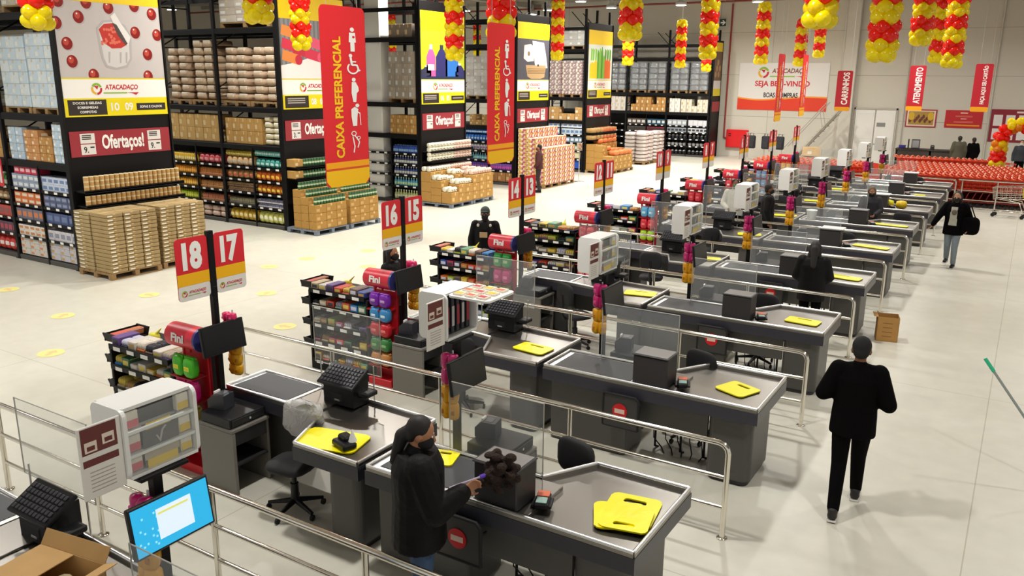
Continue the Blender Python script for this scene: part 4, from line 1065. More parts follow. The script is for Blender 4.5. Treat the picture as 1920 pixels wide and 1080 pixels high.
def bal_col(px, py, z0, n, label, r=.125, fat=False):
    """bands of red and yellow from the bottom up, each of two rings of four balloons"""
    t = thing('balloon_column', label, 'balloons', (px, py, z0), random.uniform(0, 1.5), 'balloon columns')
    z = r
    for j in range(n * 2):
        me = BMY if (j // 2) % 2 == 0 else BMR
        for q in range(4):
            a = PI / 2 * q + (PI / 4 if j % 2 else 0)
            d = Vector((math.cos(a), math.sin(a), random.uniform(-.12, .12)))
            balloon(t, me, d * r * 1.02 + Vector((0, 0, z)), r * random.uniform(.96, 1.06), d)
        z += r * 1.16
    if z0 + z < 8.3: G().tube([(0, 0, z - r), (0, 0, 8.35 - z0)], .006, 4).obj('string', P('c8c4b8'), t)
    return t
BC = [(-14.85, 14.5, 4.62, 7, 'red and yellow balloon column before the towel banner'), (-12.72, 17.67, 4.45, 8, 'red and yellow balloon column before the bottle banner'),
      (-9.08, 14.18, 4.78, 7, 'thick balloon column just above the second tall red banner'), (-14.94, 27.08, 4.66, 8, 'balloon column beside the paper roll banner'),
      (-8.76, 19.58, 4.95, 7, 'thick balloon column hanging in front of a thinner one beside the vegetable banner'), (-14.41, 32.08, 4.56, 8, 'thin balloon column behind a thick one beside the vegetable banner'),
      (-13.78, 36.33, 4.52, 7, 'short balloon column before the silver wrapped loads'), (-7.47, 21.64, 4.55, 7, 'balloon column beside the exit sign, the nearer of two in line'),
      (-13.41, 38.76, 4.4, 8, 'balloon column below the exit sign, the farther of two in line'), (-8.36, 29.78, 4.56, 7, 'balloon column hanging just above the logo of the welcome board'),
      (-8.11, 34.28, 4.56, 6, 'balloon column above the exit end of the welcome board'), (-3.35, 15.3, 4.92, 5, 'thick yellow bottomed balloon column cut by the top edge near the wall pillar'),
      (-8.2, 37.9, 4.96, 6, 'thin balloon column hanging below a thick yellow one'), (-2.72, 18.03, 4.4, 8, 'thick balloon column beside the word banner reading ATENDIMENTO'),
      (-2.41, 21.14, 4.82, 7, 'balloon column second from the exit side, yellow lowest layer'), (-2.51, 26.24, 4.53, 8, 'slim balloon column between two thicker ones near the exit side'),
      (-1.85, 22.54, 4.35, 6, 'balloon column at the exit side end'), (-10.89, 9.73, 4.86, 6, 'yellow bottom of a balloon column above the beige sacks'),
      (-13.45, 7.56, 4.72, 6, 'yellow bottom of a balloon column beside the tomato banner'), (-29.5, 35.3, 4.9, 8, 'far balloon column seen through the racks beside the white column'),
      (-29.0, 42.6, 5.3, 7, 'far balloon column seen between the bottle and paper roll banners'), (-24.9, 43.2, 4.65, 9, 'far balloon column seen beside the vegetable banner')]
for q, (x, y, z, n, lb) in enumerate(BC):
    bal_col(x, y, z, n, lb.replace('left of', 'beside'), .15 if 'thick ' in lb and 'thin ' not in lb else .122)
t = thing('balloon_arch', 'red and yellow balloon arch standing near the carts', 'balloon arch', (-.4, 36.4, 0), -.2, 'balloon arch')
path = []
for i in range(27):
    s_ = i / 26
    if s_ < .36: path.append(Vector((-.6, 0, .1 + s_ / .36 * 1.75)))
    elif s_ > .64: path.append(Vector((.6, 0, .1 + (1 - s_) / .36 * 1.75)))
    else:
        a = PI * (1 - (s_ - .36) / .28); path.append(Vector(((.6 * math.cos(a)), 0, 1.85 + .68 * math.sin(a))))
for i, p in enumerate(path):
    d = (path[min(i + 1, 26)] - path[max(i - 1, 0)]).normalized(); b = d.cross(Vector((0, 1, 0)))
    for q in range(4):
        a = PI / 2 * q + (PI / 4 if i % 2 else 0); e = Vector((0, 1, 0)) * math.cos(a) + b * math.sin(a)
        balloon(t, (BMY if (i // 2) % 2 == 0 else BMR) if (i + q) % 5 else BMO, p + e * .15, .155, e)
G().tube(path, .012, 5).obj('frame', P('c0c0c0'), t)
# ================================================================ the till rows (period 3 m along Y)
NUM = {0: ('18', '17'), 1: ('16', '15'), 2: ('14', '13'), 3: ('12', '11'), 4: ('10', '9'), 5: ('8', '7'), 6: ('6', '5'), 7: ('4', '3'), 8: ('2', '1')}
NW = ['eighteen', 'sixteen', 'fourteen', 'twelve', 'ten', 'eight', 'six', 'four', 'two']
def row(k): return 'in the lit monitor row' if k < 0 else 'in the sign %s row' % NW[k]
KS = range(-1, 9)
def each(make, label, group=None, skip=()):
    """make the thing once for row 0, then copies of it and its parts for the other rows"""
    r = make()
    r['label'] = label + ' ' + row(0)
    if group: r['group'] = group
    out = {0: r}
    for k in KS:
        if k == 0 or k in skip: continue
        out[k] = dup(r, (r.location.x, r.location.y + 3 * k, r.location.z), label + ' ' + row(k))
    return out
def rim(g, pts, z0, z1, w=.03, m=0, mc=1):
    for i in range(len(pts)):
        a, b = Vector(pts[i]), Vector(pts[(i + 1) % len(pts)])
        q = seg(a.x, a.y, b.x, b.y, w)
        g.prism(q, z0, z1, 'z', m)
    for i in range(len(pts)):
        a, b = pts[i], pts[(i + 1) % len(pts)]
        g.tube([(a[0], a[1], z1), (b[0], b[1], z1)], .016, 6, mc)

def counter_exit():
    r = thing('checkout_counter', '', 'checkout counter', (-3.1, 5.2, 0), 0, 'exit side checkout counters')
    def L(pts): return [(x + 3.1, y - 5.2) for x, y in pts]
    out = [(-4.345, 4.735), (-1.928, 4.735), (-1.928, 5.83), (-2.74, 5.83), (-3.02, 5.36), (-4.345, 5.36)]
    o_ = L(out)
    g = G(); g.prism(L([(-4.36, 4.72), (-1.913, 4.72), (-1.913, 5.845), (-2.75, 5.845), (-3.03, 5.375), (-4.36, 5.375)]), .735, .862)
    g.obj('bumper_apron', BAND, r)
    g = G(); rim(g, o_, .862, .905, .022); g.obj('rim_trim', [STEEL, ALU], r)
    g = G(); g.poly(L([(-3.1, 4.75), (-1.94, 4.75), (-1.94, 5.82), (-2.74, 5.82), (-3.0, 5.37), (-3.1, 5.35)]), .866)
    g.obj('packing_plate', STEEL, r)
    g = G(); g.box(-1.23, -.02, -.45, .145, .862, .893, .004); g.obj('belt_bed', ALU, r)
    g = G(); g.box(-1.16, -.22, -.4, .11, .89, .898, .004); g.obj('conveyor_belt', BELT, r)
    g = G(); g.box(-.2, .3, -.42, .13, .862, .9, .004); g.obj('scan_plate', STEEL, r)
    h = G(); h.box(-.18, .21, -.44, -.15, .9, 1.22, .012); h.box(-.19, .22, -.45, -.14, 1.22, 1.235, .006)
    hb = h.obj('scanner_housing', P('2d2a2b', .5), r)
    G().box(-.17, .2, -.43, -.16, 1.233, 1.24, .002).obj('housing_lid', P('84807e', .4), hb)
    g = G(); g.prism(rrect(-1.2, -.25, -.4, .1, .04), .02, .735); g.obj('body', GREY, r)
    g = G(); g.prism(rrect(.66, 1.125, -.41, .35, .1, 6), .06, .735, smooth=False); g.obj('pedestal', GREY, r)
    g = G(); g.prism(rrect(.69, 1.1, -.38, .32, .08, 6), 0, .06); g.prism(rrect(-1.17, -.28, -.37, .07, .03), 0, .02); g.obj('kick_plinth', P('2e2c2c', .5), r)
    G().box(-.25, .66, -.38, -.34, .42, .735).obj('apron_panel', GREY, r); G().box(-.25, .66, .2, .24, .5, .735).obj('apron_panel', GREY, r)
    for x in (-.05, .25, .52):
        G().tube([(x, .0, .735), (x, .0, .03), (x + .02, .06, .0)], .012, 6).obj('leg', RUB, r)
    g = G()
    for i in range(5): g.tube([(-.1 + .14 * i, .05, .5), (-.05 + .13 * i, -.05 + .03 * i, .15), (.02 + .12 * i, .02, .02), (.1 + .1 * i, -.1, .012)], .006, 5)
    g.obj('cable', RUB, r)
    return r
def counter_rack():
    r = thing('checkout_counter', '', 'checkout counter', (-5.65, 5.4, 0), 0, 'rack side checkout counters')
    def L(pts): return [(x + 5.65, y - 5.4) for x, y in pts]
    big = [(-5.21, 4.72), (-4.438, 4.72), (-4.438, 5.83), (-5.25, 5.86), (-6.85, 5.9), (-6.85, 5.34), (-5.95, 5.33), (-5.42, 5.25)]
    g = G(); g.prism(L(big), .735, .862); g.obj('bumper_apron', BAND, r)
    sm = [(-5.2, 4.735), (-4.453, 4.735), (-4.453, 5.815), (-5.25, 5.845), (-6.835, 5.885), (-6.835, 5.355), (-5.95, 5.345), (-5.42, 5.265)]
    g = G(); rim(g, L(sm), .862, .9, .022); g.obj('rim_trim', [STEEL, ALU], r)
    g = G(); g.poly(L([(-5.95, 5.35), (-5.41, 5.28), (-5.19, 4.75), (-4.46, 4.75), (-4.46, 5.81), (-5.95, 5.85)]), .868); g.obj('packing_plate', STEEL, r)
    g = G(); g.box(-1.18, -.31, -.03, .47, .862, .892, .004); g.obj('belt_bed', ALU, r)
    g = G(); g.box(-1.13, -.35, -.0, .45, .889, .897, .004); g.obj('conveyor_belt', BELT, r)
    g = G(); g.box(-.3, .1, -.02, .44, .866, .885, .004); g.obj('scan_plate', STEEL, r)
    g = G(); g.box(-1.1, -.4, .1, .44, .02, .735, .01); g.obj('body', GREY, r)
    g = G(); g.prism(rrect(.78, 1.16, -.62, .36, .08, 6), .06, .735); g.obj('pedestal', GREY, r)
    g = G(); g.prism(rrect(.8, 1.14, -.6, .34, .07, 6), 0, .06); g.box(-1.08, -.42, .12, .42, 0, .02); g.obj('kick_plinth', P('2e2c2c', .5), r)
    g = G(); g.box(-.4, .78, .36, .4, .35, .735); g.obj('apron_panel', GREY, r)
    return r
CA = each(counter_exit, 'long dark grey checkout counter on the exit side')
CB = each(counter_rack, 'dark grey checkout counter on the rack side')

def rail():
    r = thing('handrail', '', 'railing', (-5.08, 6.75, 0), 0, 'steel handrails between the till rows')
    x0, x1, z, q = -3.18, 3.18, .924, .09
    pts = [(x0, 0, 0), (x0, 0, z - q)] + [(x0 + q - q * math.cos(a), 0, z - q + q * math.sin(a)) for a in (.5, 1.05)] + [(x0 + q, 0, z), (x1 - q, 0, z)] + [(x1 - q + q * math.sin(a), 0, z - q + q * math.cos(a)) for a in (.5, 1.05)] + [(x1, 0, z - q), (x1, 0, 0)]
    G().tube(pts, .026, 10).obj('top_rail', CHROME, r)
    for zz in (.60, .30): G().tube([(x0, 0, zz), (x1, 0, zz)], .018, 8).obj('cross_bar', CHROME, r)
    for i in (1, 2, 3): G().tube([(x0 + 1.59 * i, 0, 0), (x0 + 1.59 * i, 0, z)], .024, 8).obj('post', CHROME, r)
    for i in range(5): G().lathe([(.05, 0), (.05, .008), (.026, .012)], 12, 0, (x0 + 1.59 * i, 0, 0)).obj('foot_flange', CHROME, r)
    return r
each(rail, 'polished steel handrail behind the counters')

def screen(x0, x1, y, z0, z1, leg):
    def f():
        r = thing('acrylic_screen', '', 'protective screen', ((x0 + x1) / 2, y, z0), 0, 'clear protective screens')
        w = (x1 - x0) / 2; h = z1 - z0
        G().box(-w, w, -.003, .003, 0, h).obj('sheet', ACR, r)
        g = G()
        for a, b in (((-w, 0, 0), (-w, 0, h)), ((w, 0, 0), (w, 0, h)), ((-w, 0, h), (w, 0, h)), ((-w, 0, 0), (w, 0, 0))): g.tube([a, b], .0055, 4)
        g.obj('edge', P('b9b6ac', .3), r)
        if leg:
            for sx in (-.8, .8): G().tube([(w * sx, -.012, .1), (w * sx, -.012, .9 - z0)], .007, 6).obj('leg', ALU, r)
        return r
    return f
each(screen(-3.93, -3.0, 5.345, .905, 1.55, False), 'clear acrylic screen standing on the exit side counter')
each(screen(-6.05, -5.15, 5.87, 1.17, 1.77, True), 'clear acrylic screen on legs over the rack side counter')

# ---------------------------------------------------------------- till equipment
def scanner_b():
    r = thing('barcode_scanner', '', 'scanner', (-5.5, 5.72, .885), 0, 'scanner terminals')
    g = G(); g.prism([(-.1, 0), (.12, 0), (.12, .3), (.06, .3), (-.1, .18)], -.2, .2, 'x', 0); g.obj('body', BLKP, r)
    g = G(); g.box(-.1, .06, -.108, -.05, .03, .13, .01); g.obj('slip_slot', P('0c0c0e', .6), r)
    G().box(-.05, .02, -.112, -.1, .04, .06, .004).obj('paper_slip', P('9a9a98'), r)
    R = Matrix.Rotation(math.radians(30), 4, 'X')
    g = G(); g.box(-.24, .24, -.17, .11, -.012, .022, .008); g.v = [tuple((R @ Vector(p)) + Vector((0, -.0, .29))) for p in g.v]
    kb = g.obj('keyboard', BLKP, r)
    g = G()
    for i in range(10):
        for j in range(5): g.box(-.21 + .043 * i, -.21 + .043 * i + .032, -.14 + .045 * j, -.14 + .045 * j + .034, .022, .032, .004)
    g.v = [tuple((R @ Vector(p)) + Vector((0, 0, .29))) for p in g.v]; g.obj('key', P('3c3c42', .4), kb)
    g = G(); g.tube([(.2, .0, .1), (.34, -.02, .14)], .018, 8); g.box(.26, .38, -.1, .06, .14, .19, .01); g.obj('pin_pad', BLKP, r)
    return r
each(scanner_b, 'black scanner terminal with slanted keyboard on the rack side counter')
def pinpad():
    r = thing('card_reader', '', 'card reader', (-2.80, 5.0, .902), .35, 'card readers')
    g = G(); g.box(-.055, .055, -.12, .09, 0, .05, .012); g.box(-.08, .08, -.09, .06, -.0, .02, .006); g.obj('body', BLKP, r)
    G().box(-.048, .048, .0, .085, .05, .06, .003).obj('paper_flap', P('d86a48'), r)
    G().box(-.042, .042, -.1, -.01, .05, .055, .003).obj('display', P('8fb0a8', .3), r)
    return r
each(pinpad, 'small card reader beside the scanner housing')
def cab(flip):
    def f():
        r = thing('till_cabinet', '', 'cabinet', (-6.47, 5.12, 0) if not flip else (-3.72, 5.83, .08), 0 if not flip else PI, 'till cabinets')
        z0 = -.08 if flip else 0
        g = G(); g.box(-.25, .25, -.24, .24, .66, .70, .008); g.box(-.25, -.21, -.23, .23, z0, .66); g.box(-.25, .25, -.235, -.2, z0, .66); g.box(-.24, .24, .2, .23, z0, .66)
        g.obj('body', GRYL, r)
        g = G(); g.box(-.21, .24, -.2, .2, .3, .32); g.box(-.21, .24, -.2, .2, .52, .66); g.obj('inner_shelf', P('1e1c1c', .7), r)
        return r
    return f
if True:
    each(cab(False), 'grey open sided cabinet by the sign pole')
    each(cab(True), 'grey open sided cabinet by the bag pole')
def drawer(x, y, z=.702):
    def f():
        r = thing('cash_drawer', '', 'cash drawer', (x, y, z), 0, 'cash drawers')
        G().box(-.22, .22, -.22, .22, 0, .1, .008).obj('case', BLKP, r)
        g = G(); g.box(.218, .228, -.2, .2, .015, .085, .004); g.obj('drawer_front', P('141416', .35), r)
        G().cyl((.226, .02, .05), (.236, .02, .05), .012, 10).obj('lock', ALU, r)
        return r
    return f
each(drawer(-6.47, 5.11), 'black cash drawer on the cabinet by the sign pole')
each(drawer(-3.72, 5.83, .782), 'black cash drawer on the cabinet by the bag pole')
def printer(x, y, z=.804):
    def f():
        r = thing('receipt_printer', '', 'printer', (x, y, z), .2, 'receipt printers')
        g = G(); g.prism([(-.1, 0), (.1, 0), (.1, .15), (-.03, .15), (-.1, .09)], -.08, .08, 'y'); g.v = [(a, b, c) for a, b, c in g.v]
        g.obj('body', P('34343a', .4), r)
        g = G(); g.box(-.02, .06, -.05, .05, .15, .153); g.obj('lid', P('5a5a60', .35), r)
        g = G(); g.box(-.05, -.03, -.04, .04, .13, .17); g.obj('paper', WHP, r)
        return r
    return f
each(printer(-6.6, 5.08), 'dark receipt printer on the cash drawer by the sign pole')
each(printer(-3.86, 5.84, .884), 'dark receipt printer on the cash drawer by the bag pole')

# ---------------------------------------------------------------- sign poles
PLATE = {}
def sign_pole(k):
    y = 5.255 + 3 * k
    r = thing('lane_sign', 'red lane number sign %s on a black pole' % NW[k], 'sign', (-6.8, y, 0), 0, None)
    g = G(); g.box(-.03, .03, -.03, .03, 0, 2.0, .004); g.box(-.024, .024, -.036, .036, 1.9, 2.567, .004); g.obj('pole', BLK, r)
    G().lathe([(.055, 0), (.055, .012), (.04, .02)], 16).obj('base', BLK, r)
    for s_, n in ((-1, NUM[k][0]), (1, NUM[k][1])):
        c = .225 * s_
        p = put('number_plate', PLATE.get('p') or PLATE.setdefault('p', (lambda g: g.mesh('number_plate', P('dc2430', .35)))(
            (lambda g: g.prism(rrect(-.185, .185, -.31, .31, .04), -.008, 0))(G()))), r, (.012, c, 2.225), UP_PX)
        if 's' not in PLATE:
            g = G(); g.poly([(-.185, -.145), (.185, -.145), (.185, -.04), (-.185, -.04)][::1], .002, 0); g.poly(rrect(-.185, .185, -.31, -.145, .04), .0015, 1)
            g.poly([(-.185, -.16), (.185, -.16), (.185, -.145), (-.185, -.145)], .0025, 0); PLATE['s'] = g.mesh('yellow_stripe', [P('f8b810', .4), P('e8e2dc', .4)])
        put('yellow_stripe', PLATE['s'], p)
        text(n, 0, .13, .225 if len(n) > 1 else .12, .28, WHP, p, .003, .055, name='number')
        if k < 4: logo(p, 0, -.235, .3, .004)
    return r
for k in range(9): sign_pole(k)
def monitor_mesh(lit):
    r = thing('monitor', '', 'monitor', (0, 0, 0), 0)
    T = Matrix.Rotation(math.radians(-8), 4, 'Y')
    def tilt(g): g.v = [tuple(T @ Vector(p)) for p in g.v]; return g
    tilt(G().box(-.02, .012, -.265, .265, -.155, .155, .006)).obj('case', BLKP, r)
    if not lit: tilt(G().box(.012, .0135, -.25, .25, -.14, .14)).obj('screen', P('121114', .25), r)
    else:
        tilt(G().box(.012, .0135, -.25, .25, -.14, .14)).obj('screen', M('screen_blue', (.02, .3, .6), .3, emit=S('22b8ea'), es=.62), r)
        tilt(G().box(.0136, .0142, -.1, .13, -.09, .09)).obj('window', M('screen_white', (.6, .7, .8), .3, emit=S('dfeefa'), es=.62), r)
        tilt(G().box(.0143, .0147, -.09, .11, .055, .068)).obj('title_bar', M('screen_yellow', (.6, .6, .2), .3, emit=S('d8d870'), es=.62), r)
        g = G()
        for i in range(14): yy, zz = random.uniform(-.23, -.1), random.uniform(-.12, .12); g.box(.0136, .014, yy, yy + .012, zz, zz + .012)
        tilt(g).obj('icon', M('screen_icon', (.3, .6, .8), .3, emit=S('8ee0f8'), es=.62), r)
    tilt(G().tube([(-.02, 0, 0), (-.075, 0, -.01)], .02, 8)).obj('bracket', BLK, r)
    return r
ml = monitor_mesh(True); ml['label'] = 'lit monitor with blue desktop on its pole'; ml.location = (-3.92, 2.615, 1.585); ml.rotation_euler = (0, 0, .0)
m0 = monitor_mesh(False); m0['label'] = 'dark monitor on the pole of sign eighteen'; m0.location = (-6.7, 5.25, 1.475); m0['group'] = 'dark till monitors'
for k in range(1, 9): dup(m0, (-6.7, 5.25 + 3 * k, 1.475), 'dark monitor on the pole of sign %s' % NW[k])
for k in range(0, 9): dup(m0, (-3.92, 5.6 + 3 * k, 1.56), 'dark monitor on the bag pole ' + row(k))

# ---------------------------------------------------------------- bag poles with cigarette cabinets
def bag_pole():
    r = thing('display_pole', '', 'pole', (-4.05, 5.62, 0), 0, 'black display poles')
    G().box(-.03, .03, -.03, .03, 0, 1.83, .004).obj('pole', BLK, r)
    G().lathe([(.06, 0), (.06, .012), (.04, .02)], 16).obj('base', BLK, r)
    G().box(-.16, .05, -.12, .2, 1.82, 1.845, .004).obj('bracket', BLK, r)
    return r
each(bag_pole, 'black square display pole carrying the white cabinet')
def cig(opened):
    def f():
        r = thing('cigarette_cabinet', '', 'display cabinet', (-4.16, 5.69, 1.848), 0, 'white cabinets on poles')
        g = G(); pr = rrect(-.17, .13, 0, .42, .05)
        g.prism(pr, -.24, -.215, 'y'); g.prism(pr, .215, .24, 'y'); g.box(-.17, .13, -.22, .22, 0, .02); g.box(-.15, .1, -.22, .22, .4, .42); g.box(-.17, -.15, -.22, .22, .03, .39)
        g.obj('case', WHT, r)
        g = G(); g.box(-.15, .05, -.215, .215, .02, .4); g.obj('inner_back', P('4c4844' if not opened else '1a1616', .6), r)
        if not opened:
            for z in (.13, .27): G().box(.05, .125, -.215, .215, z - .006, z + .012).obj('shelf', WHT, r)
            for s_ in (-1, 1):
                for j, z in enumerate((.03, .15, .29)):
                    g = G(); g.box(.06, .1, .165 * s_ - .04, .165 * s_ + .04, z, z + .1, .004, 0); g.box(.1, .102, .165 * s_ - .035, .165 * s_ + .035, z + .005, z + .05, 0, 1); g.obj('pack_front', [P('eae2d2'), P('e6c020') if s_ > 0 else P('d8606a')], r)
            g = G(); g.box(.1, .105, -.115, .115, .03, .29, .002, 0); g.box(.105, .107, -.1, .1, .02, .07, 0, 1); g.box(.105, .107, -.09, .07, .25, .29, 0, 1)
            g.box(.105, .107, -.115, .115, .07, .13, 0, 2); g.obj('advert_card', [P('5c5854'), P('e8c41c'), P('b8a890')], r)
            g = G(); g.tube([(.106, -.03, .2), (.106, -.01, .16), (.106, .01, .22), (.106, .035, .24)], .006, 5); g.obj('emblem', P('c8c4c0'), r)
            G().box(.126, .129, -.215, .215, .02, .4).obj('clear_door', ACR, r)
        else:
            for i in range(5):
                g = G(); g.box(.04, .08, -.17 + .075 * i, -.13 + .075 * i, .04, .36, .006, 0); g.box(.08, .082, -.168 + .075 * i, -.132 + .075 * i, .1, .28, 0, 1); g.obj('pack_column', [P('2c2c34'), P('c8c8c8' if i % 2 else 'a82838')], r)
            g = G(); g.prism(rrect(.12, .54, -.22, .22, .05), .40, .418); d = g.obj('raised_door', WHT, r)
            for i in range(3):
                for j in range(3):
                    g = G(); g.box(.16 + .12 * i, .25 + .12 * i, -.19 + .14 * j, -.09 + .14 * j, .418, .438, .004, 0); g.box(.17 + .12 * i, .24 + .12 * i, -.18 + .14 * j, -.13 + .14 * j, .438, .44, 0, 1); g.obj('pack_front', [P('e8dcc8'), [P('e6c020'), P('d86a4a'), P('c83850')][(i + j) % 3]], d)
        # price board on its near side
        g = G(); g.box(.1, .112, -.49, -.24, -.02, .40, .004, 0); b = g.obj('price_board', P('ece8e0', .4), r)
        g = G(); y0, y1 = -.475, -.27
        def rc(a, c, lo, hi, m, x=.1125): g.box(x, x + .0006, y0 + a * (y1 - y0), y0 + c * (y1 - y0), lo, hi, 0, m)
        rc(0, 1, .24, .39, 0); rc(0, 1, .17, .21, 0); rc(.08, .42, .25, .31, 1, .1132); rc(.58, .92, .27, .33, 1, .1132); rc(.14, .36, .26, .285, 0, .114); rc(.64, .86, .28, .305, 0, .114)
        for i in range(6): rc(.15, .85, .02 + .022 * i, .026 + .022 * i, 2)
        g.obj('price_print', [P('6c2c28'), P('ecdccc'), P('b8aca0')], b)
        return r
    return f
cg = each(cig(False), 'white cigarette cabinet on the bag pole', skip=())
# the cabinet of row 0 stands open: swap it
def kill(o):
    for c in list(o.children): kill(c)
    bpy.data.objects.remove(o)
kill(cg[0]); c0 = cig(True)(); c0['label'] = 'white cigarette cabinet with its door raised flat, ' + row(0)

# ---------------------------------------------------------------- strips of sweet bags
def strip_bags(name, col1, col2, x, y, z0, z1, label, cat='sweets strip'):
    def f():
        r = thing(name, '', cat, (x, y, z0), 0, None)
        n = max(2, int(round((z1 - z0) / .13))); h = (z1 - z0) / n; rr = random.Random(len(name) + int(z0 * 100))
        for i in range(n):
            for s_ in (-1, 1):
                zc = h * (i + .5); q = Matrix.Rotation(rr.uniform(-.12, .12), 3, 'Y') @ Matrix.Rotation(s_ * .5, 3, 'Z'); xx = .038 * s_
                g = G(); g.ell((xx, 0, zc), (.05, .042, h * .53), 10, 8, 0, .5, q); g.box(xx - .03, xx + .03, -.046, -.03, zc - h * .2, zc + h * .1, .006, 1)
                g.obj('sweet_bag', [P(col1, .3), P(col2, .35)], r)
        G().box(-.006, .006, .04, .05, 0, z1 - z0 + .02).obj('clip_strip', P('d0d0d0'), r)
        return r
    return f
each(strip_bags('sweets_strip', 'c0186a', 'd84a90', -4.05, 5.52, 1.44, 1.72, ''), 'magenta sweets strip above a yellow one on the display pole', skip=())
each(strip_bags('sweets_strip', 'e0a010', 'b8741a', -4.05, 5.52, 1.12, 1.42, ''), 'yellow sweets strip below a magenta one on the display pole')
each(strip_bags('sweets_strip', 'd81c60', 'e86090', -6.8, 5.42, 1.5, 1.68, ''), 'magenta sweets strip behind the monitor on the sign pole', skip=(-1,))
each(strip_bags('sweets_strip', 'dca010', 'c07818', -6.8, 5.46, 1.0, 1.34, ''), 'yellow sweets strip below the monitor on the sign pole', skip=(-1,))

# ---------------------------------------------------------------- office chairs
def chair(wrapd):
    def f():
        r = thing('office_chair', '', 'chair', (0, 0, 0), 0)
        g = G(); g.ell((0, .02, .5), (.22, .21, .05), 16, 8, 0, .6); g.obj('seat', P('1b1b1e', .75), r)
        g = G(); g.ell((0, -.2, .86), (.205, .045, .165), 16, 9, 0, .55); g.obj('backrest', P('17171a', .75), r)
        g = G(); g.tube([(0, -.02, .46), (0, -.2, .47), (0, -.25, .55), (0, -.24, .85)], .022, 8); g.obj('back_post', BLKP, r)
        g = G(); g.cyl((0, 0, .1), (0, 0, .46), .026, 10); g.cyl((0, 0, .1), (0, 0, .3), .04, 10); g.obj('gas_column', BLKP, r)
        for i in range(5):
            a = 2 * PI * i / 5 + .3
            g = G(); g.tube([(0, 0, .12), (.27 * math.cos(a), .27 * math.sin(a), .075)], [.03, .018], 6); b = g.obj('leg', BLKP, r)
            G().cyl((.27 * math.cos(a) - .012, .27 * math.sin(a), .03), (.27 * math.cos(a) + .012, .27 * math.sin(a), .03), .03, 10).obj('caster', RUB, b)
        return r
    return f
ch = chair(False)()
ch['label'] = 'black office chair behind the exit side counter ' + row(0); ch['group'] = 'office chairs'; ch.location = (-3.04, 5.72, 0); ch.rotation_euler = (0, 0, PI - .25)
_cp = {1: (-2.95, 8.66, PI - .3), 2: (-3.0, 11.7, PI - .1), 3: (-2.97, 14.72, PI + .2), 4: (-3.02, 17.7, PI - .2), 5: (-2.35, 21.2, PI), 6: (-3.0, 23.72, PI), 7: (-3.0, 26.7, PI - .1), 8: (-2.98, 29.72, PI)}
for k in range(1, 9): dup(ch, (_cp[k][0], _cp[k][1], 0), 'black office chair behind the exit side counter ' + row(k), _cp[k][2])
_cq = {0: (-5.52, 5.0, PI + .15), 1: (-5.62, 7.92, .4), 2: (-5.62, 10.95, -.5), 3: (-5.62, 13.95, .3), 4: (-5.62, 16.95, .8), 6: (-5.62, 22.95, .4)}
for k in _cq: dup(ch, (_cq[k][0], _cq[k][1], 0), 'black office chair in front of the rack side counter ' + row(k), _cq[k][2])
g = G()
g.ell((0, -.2, .87), (.235, .06, .19), 14, 9, 0, .6)
rr = random.Random(3); g.v = [(a + rr.uniform(-.018, .018), b + rr.uniform(-.018, .018), c + rr.uniform(-.02, .02)) for a, b, c in g.v]
tag(g.obj('plastic_cover', film('crumpled_cover', .62, .18, (.9, .88, .86), .8), None, (-5.52, 5.0, 0), PI + .15), 'crumpled clear plastic cover over the office chair by sign eighteen', 'plastic cover')

# ---------------------------------------------------------------- closing gates with the red round sign
def gate():
    r = thing('lane_gate', '', 'gate', (-3.36, 4.66, .07), 0, 'closing gates with red signs')
    g = G(); g.tube([(-.2, 0, .33), (-.2, 0, .7), (.17, 0, .7), (.21, 0, .66), (.21, 0, .33)], .014, 8); g.tube([(-.2, 0, .33), (.21, 0, .33)], .014, 8)
    g.tube([(-.2, 0, .6), (-.2, .08, .6)], .01, 6); g.tube([(.21, 0, .6), (.21, .08, .6)], .01, 6); g.obj('frame', RUB, r)
    G().box(-.19, .2, -.006, .006, .34, .69).obj('panel', P('3a3735', .5), r)
    g = G(); g.v = []; g.prism(circ(.0, .52, .085, 22), -.014, -.007, 'y'); s_ = g.obj('round_sign', P('d0141c', .4), r)
    G().box(-.058, .058, -.017, -.0145, .496, .544).obj('white_bar', P('e8c8b8'), s_)
    return r
each(gate, 'black gate with red no entry sign')

# ---------------------------------------------------------------- folded yellow bags on the packing plates
def bag_shape(w, h, seed):
    rr = random.Random(seed)
    o = rrect(-w / 2, w / 2, -h / 2, h / 2, .06, 5)
    hole = rrect(-.09, .09, h / 2 - .13, h / 2 - .07, .025, 3)
    n = max(range(len(o)), key=lambda i: o[i][1] - abs(o[i][0]) * .2)
    m = max(range(len(hole)), key=lambda i: hole[i][1] - abs(hole[i][0]) * .2)
    o = o[n:] + o[:n] + [o[n]]
    hole = list(reversed(hole)); k = len(hole) - 1 - m; hole = hole[k:] + hole[:k] + [hole[k]]
    g = G(); g.prism([(x + rr.uniform(-.004, .004), y + rr.uniform(-.004, .004)) for x, y in o + hole], 0, .012)
    return g
BGM = [bag_shape(.40, .46, i).mesh('yellow_bag', BAGY) for i in range(3)]
def ybag(x, y, z, rz, i, label, sx=1, sy=1, group=None, tilt=0):
    o = put('yellow_bag', BGM[i % 3], None, (x, y, z), (tilt, 0, rz)); o.scale = (sx, sy, 1)
    return tag(o, label, 'bag', group)
ybag(-2.2, 5.3, .872, .15, 0, '')
ybag(-2.23, 5.16, .884, PI + .45, 1, '', .95, .85)
ybag(-2.16, 5.14, .896, PI + .2, 2, '', .9, .8)
bpy.data.objects['yellow_bag']['label'] = 'undermost yellow bag of the fanned pile by the duster person'
bpy.data.objects['yellow_bag.001']['label'] = 'yellow bag between two others in the fanned pile by the duster person'
bpy.data.objects['yellow_bag.002']['label'] = 'uppermost yellow bag of the fanned pile by the duster person'
